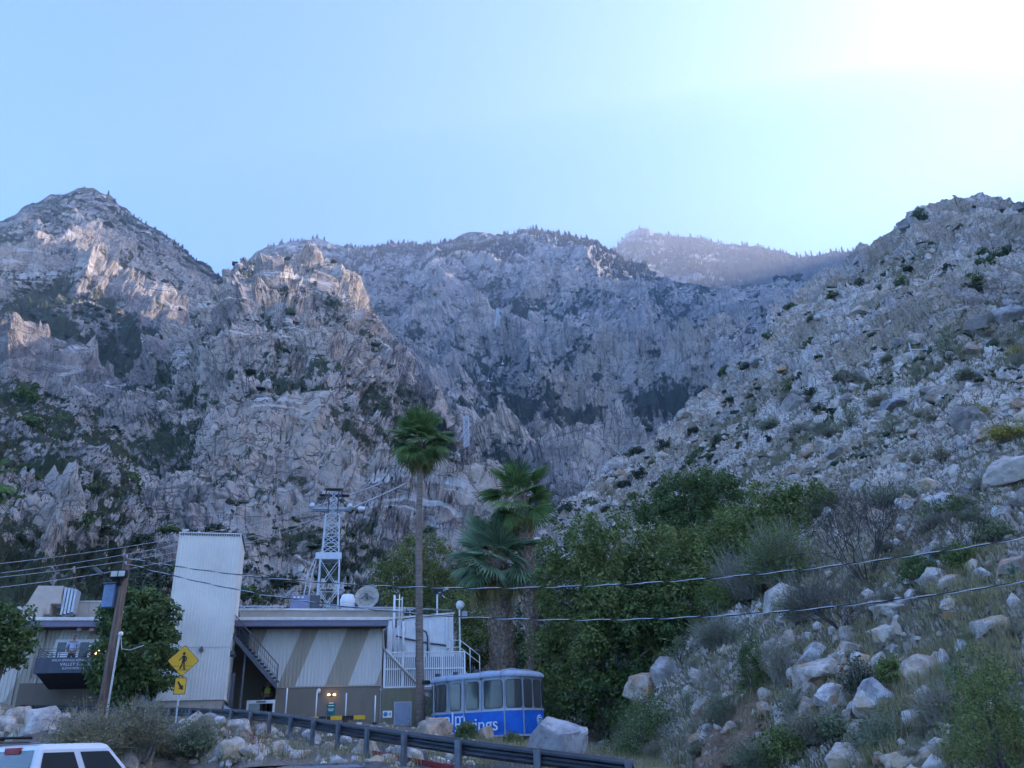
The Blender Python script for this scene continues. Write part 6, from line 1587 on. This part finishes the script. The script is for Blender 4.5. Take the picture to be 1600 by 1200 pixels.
shrub(1290, 1150, 80, 62, 'brush', 'grey-tan dry shrub below the white rock blocks', LM_brush, 20, n=500, leafy=2)
shrub(1180, 1200, 90, 60, 'brush', 'green-grey brush at the bottom edge right of the big bush', LM_sage, 21, n=500)
shrub(1390, 1160, 100, 60, 'brush', 'green-grey brush above the big pale boulder at the bottom', LM_sage, 22, n=500)
shrub(1480, 1130, 90, 70, 'brush', 'purple-grey dry shrub left of the corner bush', LM_brush, 23, n=500, leafy=1)
shrub(1360, 1085, 60, 70, 'brush', 'dark blue-grey shrub between the rust rocks', LM_chap, 24, n=420, leafy=4)
shrub(1250, 1120, 50, 50, 'brush', 'spiky grey plant on the earth bank', LM_sage, 25, n=260, leafy=2)
shrub(729, 1161, 38, 32, 'leafy', 'small dark green shrub in front of the tram car lettering', LM_dark, 26, Y=37.5, dens=60, per=30, leaf=.05)
shrub(803, 1156, 34, 16, 'leafy', 'low green shrub at the corner of the tram car', LM_olive, 27, Y=39, dens=50, per=30, leaf=.05)
shrub(150, 1190, 130, 85, 'brush', 'large olive-brown brush left of the utility pole foot', LM_brush, 28, emb=True, n=900, leafy=6)
shrub(225, 1195, 110, 92, 'brush', 'large olive-brown brush right of the utility pole foot', LM_brush, 29, emb=True, n=900, leafy=6)
shrub(300, 1185, 95, 62, 'brush', 'pale grey-green brush on the bank below the crossing sign', LM_sage, 30, emb=True, n=800, leafy=7)
shrub(402, 1175, 40, 60, 'bare', 'thin reddish dry weeds on the bank beside the rocks', seed=31, emb=True, twig=paint('weed_red', (0.22, 0.10, 0.07), 0.9), n=14, depth=2, up=.9)
shrub(46, 1120, 40, 26, 'leafy', 'small green bush on top of the left riprap pile', LM_olive, 32, emb=True, dens=40, leaf=.05)
for _x, _y, _w, _h, _l, _m in ((1405, 1065, 46, 40, 'green bush between the pointed rock and the leaning slab', LM_olive), (1320, 1150, 60, 40, 'green bush under the broken outcrop', LM_sage), (1235, 1190, 80, 60, 'green bush at the bottom edge below the earth slide', LM_olive), (1510, 890, 60, 36, 'green bush under the upper power line near the right edge', LM_olive), (1440, 905, 60, 40, 'dark bush beside the orange-brown boulder', LM_dark), (1130, 960, 70, 56, 'green bush at the grove foot above the grey boulders', LM_olive), (1560, 840, 60, 36, 'grey-green bush right of the small pine', LM_sage)):
    shrub(_x, _y, _w, _h, 'leafy', _l, _m, 60 + _x % 17, dens=50, per=34, leaf=.045)
# prickly pears
P_pear = paint('cactus_pad', (0.10, 0.16, 0.10), 0.7, 0, 0.25, 6)
def pear(px, py, wpx, label, seed):
    p = slope_pt(px, py); s = px_size(p, wpx); rng = np.random.default_rng(seed); T = thing('prickly_pear', label, 'cactus', p)
    me = MB().lathe([(0, -.5), (.16, -.46), (.3, -.25), (.36, .05), (.3, .33), (.16, .47), (0, .5)], 12).mesh('pad'); me.materials.append(P_pear)
    for k in range(14):
        o = bpy.data.objects.new('pad', me); put(o, T); q = s * .22
        o.location = (rng.normal() * s * .28, rng.normal() * s * .2, s * (.1 + .22 * (k % 3))); o.scale = (q, q * .25, q * 1.2); o.rotation_euler = (rng.normal() * .3, rng.normal() * .4, rng.uniform(-.9, .9))
pear(1487, 1075, 46, 'prickly pear cactus right of the leaning brown slab', 1); pear(1585, 905, 34, 'prickly pear cactus on the dark rock at the right edge', 2)

# low brush scattered on the near right slope
def proto_tree(T):
    return [(c.name.split('.')[0], c.data) for c in T.children]
PR = [proto_tree(o) for o in bpy.data.objects if o.name.startswith('shrub') and o.type == 'EMPTY' and any(w in o['label'] for w in ('sage brush above', 'dry shrub below', 'green-grey brush above', 'small grey-green bush', 'straw coloured'))]
rngs = np.random.default_rng(77); cnt = 0
_ref = 2.2
while cnt < 90:
    px = rngs.uniform(930, 1600); py = rngs.uniform(520, 1195); p = slope_pt(px, py); r = math.hypot(p.x, p.y)
    if r < 13 or r > 170 or (px < 1330 and 700 < py < 1000): continue
    low = py > 850
    T = thing('shrub', ('sage grey', 'dry tan', 'grey-green', 'dull green', 'straw')[cnt % 5] + ' low shrub ' + zone(px, py), 'shrub', p, rngs.uniform(0, 6.28), 'low shrubs ' + zone(px, py))
    pr = PR[cnt % len(PR)]; dim = max(max(v.co.x for v in pr[0][1].vertices) - min(v.co.x for v in pr[0][1].vertices), .1)
    s = px_size(p, rngs.uniform(22, 46)) / dim; T.scale = (s, s, s * rngs.uniform(.8, 1.1))
    for nm, me in pr: put(bpy.data.objects.new(nm, me), T)
    cnt += 1
# dark evergreen shrubs dotted over the right mountainside and the left hill
def dot_mesh(seed, mat, per=36):
    rng = np.random.default_rng(seed); n = 26; d = rng.normal(size=(n, 3)); d[:, 2] = np.abs(d[:, 2]); d /= np.linalg.norm(d, axis=1)[:, None]
    C_ = d * (rng.uniform(.2, .85, n) ** .5)[:, None] * np.array([.5, .5, .62]) + rng.normal(size=(n, 3)) * .08
    V = leaves(rng, C_, rng.uniform(.12, .22, n), per, .055, .8); me = mesh_np('foliage', V, np.arange(len(V)).reshape(-1, 4)); me.materials.append(mat); return me
DM = [dot_mesh(900 + k, LM_chap if k < 3 else LM_dark) for k in range(5)]
def hill_zone(u, v):
    h = ('at the left edge', 'above the left tree', 'above the duct', 'above the balcony', 'above the utility pole', 'left of the white tower', 'behind the white tower', 'right of the white tower')[int(np.searchsorted([25, 60, 105, 150, 200, 270, 380], u))]
    return ('at the crest', 'below the crest', 'halfway down', 'in the lower third', 'just above the roof')[int(np.searchsorted([690, 760, 830, 890], v))] + ' ' + h
def dots(P, n, label, group, rlo, rhi, azlo, azhi, wlo, whi, seed, masklam):
    rng = np.random.default_rng(seed); c = 0; h_, w_ = P.shape[:2]
    while c < n:
        i = rng.integers(8, int(h_ * .93)); j = rng.integers(2, w_ - 2); p = P[i, j]; r = math.hypot(p[0], p[1]); a = math.degrees(math.atan2(p[0], p[1]))
        if not (rlo < r < rhi and azlo < a < azhi): continue
        if float(fbm(np.array(p[0] / masklam), np.array(p[1] / masklam), np.array(p[2] / masklam), 2)) < rng.uniform(-.35, .25): continue
        q = Vector(p); s = px_size(q, rng.uniform(wlo, whi) * rng.uniform(.6, 1))
        o = bpy.data.objects.new('evergreen_shrub', DM[c % 5]); COL.objects.link(o); o.location = q - Vector((0, 0, .12 * s)); o.scale = (s * rng.uniform(.8, 1.5), s * rng.uniform(.8, 1.3), s * rng.uniform(.65, 1)); o.rotation_euler = (0, 0, rng.uniform(0, 6.28))
        u_, v_ = proj(q)
        tag(o, sizeword(s / px_size(q, 1), 16, 25) + ' ' + label + ' ' + (zone(u_, v_) if group.endswith('mountainside') else hill_zone(u_, v_)), 'shrub', group); c += 1
dots(P_right, 170, 'dark evergreen shrub', 'evergreen shrubs on the right mountainside', 95, 470, -2, 38, 14, 40, 1, 60)
dots(P_lhill, 170, 'dark shrub on the left hill', 'evergreen shrubs on the left hill', 80, 290, -36, -13, 22, 60, 2, 35)
# far chaparral and rubble-sized bushes on the mountains: one mass each
def far_brush(name, label, P, n, size, seed, lam, azr, thr=.05, urange=(.03, .95), mat=LM_chap):
    rng = np.random.default_rng(seed); h_, w_ = P.shape[:2]; N = n * 9
    i = rng.integers(int(h_ * urange[0]), int(h_ * urange[1]), N); j = rng.integers(2, w_ - 2, N); p = P[i, j]
    a = np.degrees(np.arctan2(p[:, 0], p[:, 1])); g_ = GUL[id(P)][i, j]; m = fbm(p[:, 0] / lam, p[:, 1] / lam, p[:, 2] / lam, 4) + g_ * .16 > thr + .1 + rng.normal(size=N) * .12
    p = p[m & (a > azr[0]) & (a < azr[1])][:n]; n = len(p)
    t = (1 + 5 ** .5) / 2; ico = np.array([(-1, t, 0), (1, t, 0), (-1, -t, 0), (1, -t, 0), (0, -1, t), (0, 1, t), (0, -1, -t), (0, 1, -t), (t, 0, -1), (t, 0, 1), (-t, 0, -1), (-t, 0, 1)]) / 1.9
    F0 = np.array([(0, 11, 5), (0, 5, 1), (0, 1, 7), (0, 7, 10), (0, 10, 11), (1, 5, 9), (5, 11, 4), (11, 10, 2), (10, 7, 6), (7, 1, 8), (3, 9, 4), (3, 4, 2), (3, 2, 6), (3, 6, 8), (3, 8, 9), (4, 9, 5), (2, 4, 11), (6, 2, 10), (8, 6, 7), (9, 8, 1)])
    s = size * np.hypot(p[:, 0], p[:, 1]) * np.clip(rng.gamma(3.0, 1 / 3.0, n), .3, 2.2)
    V = ico[None] * (1 + rng.uniform(-.45, .45, (n, 12, 1))) * (s[:, None] * np.stack([rng.uniform(.8, 1.6, n), rng.uniform(.8, 1.6, n), rng.uniform(.5, .9, n)], 1))[:, None, :] + p[:, None, :]
    Fq = (F0[None] + np.arange(n)[:, None, None] * 12).reshape(-1, 3)
    return tag(obj(name, mesh_np(name, V.reshape(-1, 3), Fq), mat), label, 'brush', kind='stuff')
far_brush('spur_chaparral', 'dark chaparral brush covering the gullies of the banded spur', P_spur, 3800, .0032, 5, 70, (-34, 5), .06)
far_brush('peak_chaparral', 'dark chaparral brush covering the flanks of the left peak', P_left, 2400, .0024, 6, 130, (-36, -13), .06)
far_brush('face_chaparral', 'dark brush in the clefts of the far granite face', P_main, 2600, .0026, 7, 170, (-18, 32), .08)
far_brush('slope_chaparral', 'low grey-green brush covering the right mountainside', P_right, 2200, .0028, 8, 25, (-2, 42), .05, (.3, .9), LM_chap)
def conifers(name, label, P, n, hgt, seed, azr, s0, s1, lam, thr):
    rng = np.random.default_rng(seed); h_, w_ = P.shape[:2]; N = n * 6
    i = rng.integers(int(h_ * s0), int(h_ * s1), N); j = rng.integers(2, w_ - 2, N); p = P[i, j]
    a = np.degrees(np.arctan2(p[:, 0], p[:, 1])); m = fbm(p[:, 0] / lam, p[:, 1] / lam, p[:, 2] / lam, 3) > thr
    p = p[m & (a > azr[0]) & (a < azr[1])][:n]; n = len(p); k6 = np.arange(6) * math.pi / 3
    V0, F0 = [], []
    for z0, z1, r in ((.08, .6, .2), (.35, .82, .15), (.62, 1.0, .10)):
        b = len(V0); V0 += [(r * math.cos(q), r * math.sin(q), z0) for q in k6] + [(0, 0, z1)]; F0 += [(b + q, b + (q + 1) % 6, b + 6) for q in range(6)]
    V0 = np.array(V0); F0 = np.array(F0); nv = len(V0); hh = hgt * rng.uniform(.5, 1.25, n)
    V = V0[None] * (1 + rng.uniform(-.22, .22, (n, nv, 1))) * hh[:, None, None] * np.stack([rng.uniform(.8, 1.5, n), rng.uniform(.8, 1.5, n), np.ones(n)], 1)[:, None, :] + p[:, None, :]
    Fq = (F0[None] + np.arange(n)[:, None, None] * nv).reshape(-1, 3)
    return tag(obj(name, mesh_np(name, V.reshape(-1, 3), Fq), LM_pine), label, 'forest', kind='stuff')
conifers('ridge_forest', 'dark pine forest along the crest of the main granite face', P_main, 2200, 26, 11, (-20, 12), .74, .93, 400, -.15)
conifers('far_forest', 'hazy pine forest covering the far ridge', P_far, 2600, 34, 12, (2, 30), .40, .86, 600, -.3)
conifers('peak_forest', 'sparse dark trees along the crest of the left peak', P_left, 260, 13, 13, (-36, -16), .82, .92, 200, -.1)
# dry grass
def grass(name, label, pts, h, seed, mat):
    rng = np.random.default_rng(seed); V = []
    for p in pts:
        for _ in range(9):
            a = rng.uniform(0, 6.28); u = np.array([math.cos(a), math.sin(a), 0]); b = p + rng.normal(size=3) * np.array([.1, .1, 0]); hh = h * rng.uniform(.5, 1.2)
            s_ = np.array([-u[1], u[0], 0]) * .008; t = b + u * hh * rng.uniform(.1, .6) + np.array([0, 0, hh]); m = b + (t - b) * .55 + np.array([0, 0, .08 * hh])
            V += [b - s_, b + s_, m + s_, m - s_]; V += [m - s_, m + s_, t + s_ * .2, t - s_ * .2]
    return tag(leaf_obj(name, np.array(V), mat, None), label, 'grass', kind='stuff')
pts = []
while len(pts) < 2300:
    px = rngs.uniform(900, 1600); py = rngs.uniform(860, 1200); p = slope_pt(px, py); r = math.hypot(p.x, p.y)
    if r < 12 or r > 60 or float(fbm(np.array(p.x * .25), np.array(p.y * .25), np.array(0.), 2)) < -.1: continue
    pts.append(np.array(p))
grass('slope_grass', 'dry yellowish grass between the rocks low on the right slope', pts, .32, 1, LM_grass)
pts = []
for k in range(1500):
    if k % 3 == 0: x, y = rngs.uniform(-2, 6), rngs.uniform(24, 42)
    else:
        p = embank(rngs.uniform(-10, 760), rngs.uniform(1100, 1200))
        if p is None: continue
        x, y = p.x, p.y
    pts.append(np.array((x, y, surf_z(x, y))))
grass('bank_grass', 'dry tufts of grass on the bank and around the tram car', pts, .28, 2, LM_grass)

# ================================================================== HAZE (air lit by the low sun behind the ridge)
_hz = NT('haze_air'); _hz.t.nodes.remove(_hz.p)
_pv = _hz.n('VolumePrincipled'); _pv.inputs['Color'].default_value = (0.94, 0.95, 0.98, 1)
_pv.inputs['Density'].default_value = HAZE_DENSITY; _pv.inputs['Anisotropy'].default_value = 0.58
_hz.l(_pv.outputs[0], [n for n in _hz.t.nodes if n.type == 'OUTPUT_MATERIAL'][0].inputs['Volume'])
tag(MB().box(-7500, 7500, -7500, 7500, -8, 3050).build('haze', _hz.m), 'thin pale blue haze filling the canyon air', 'haze', kind='stuff')
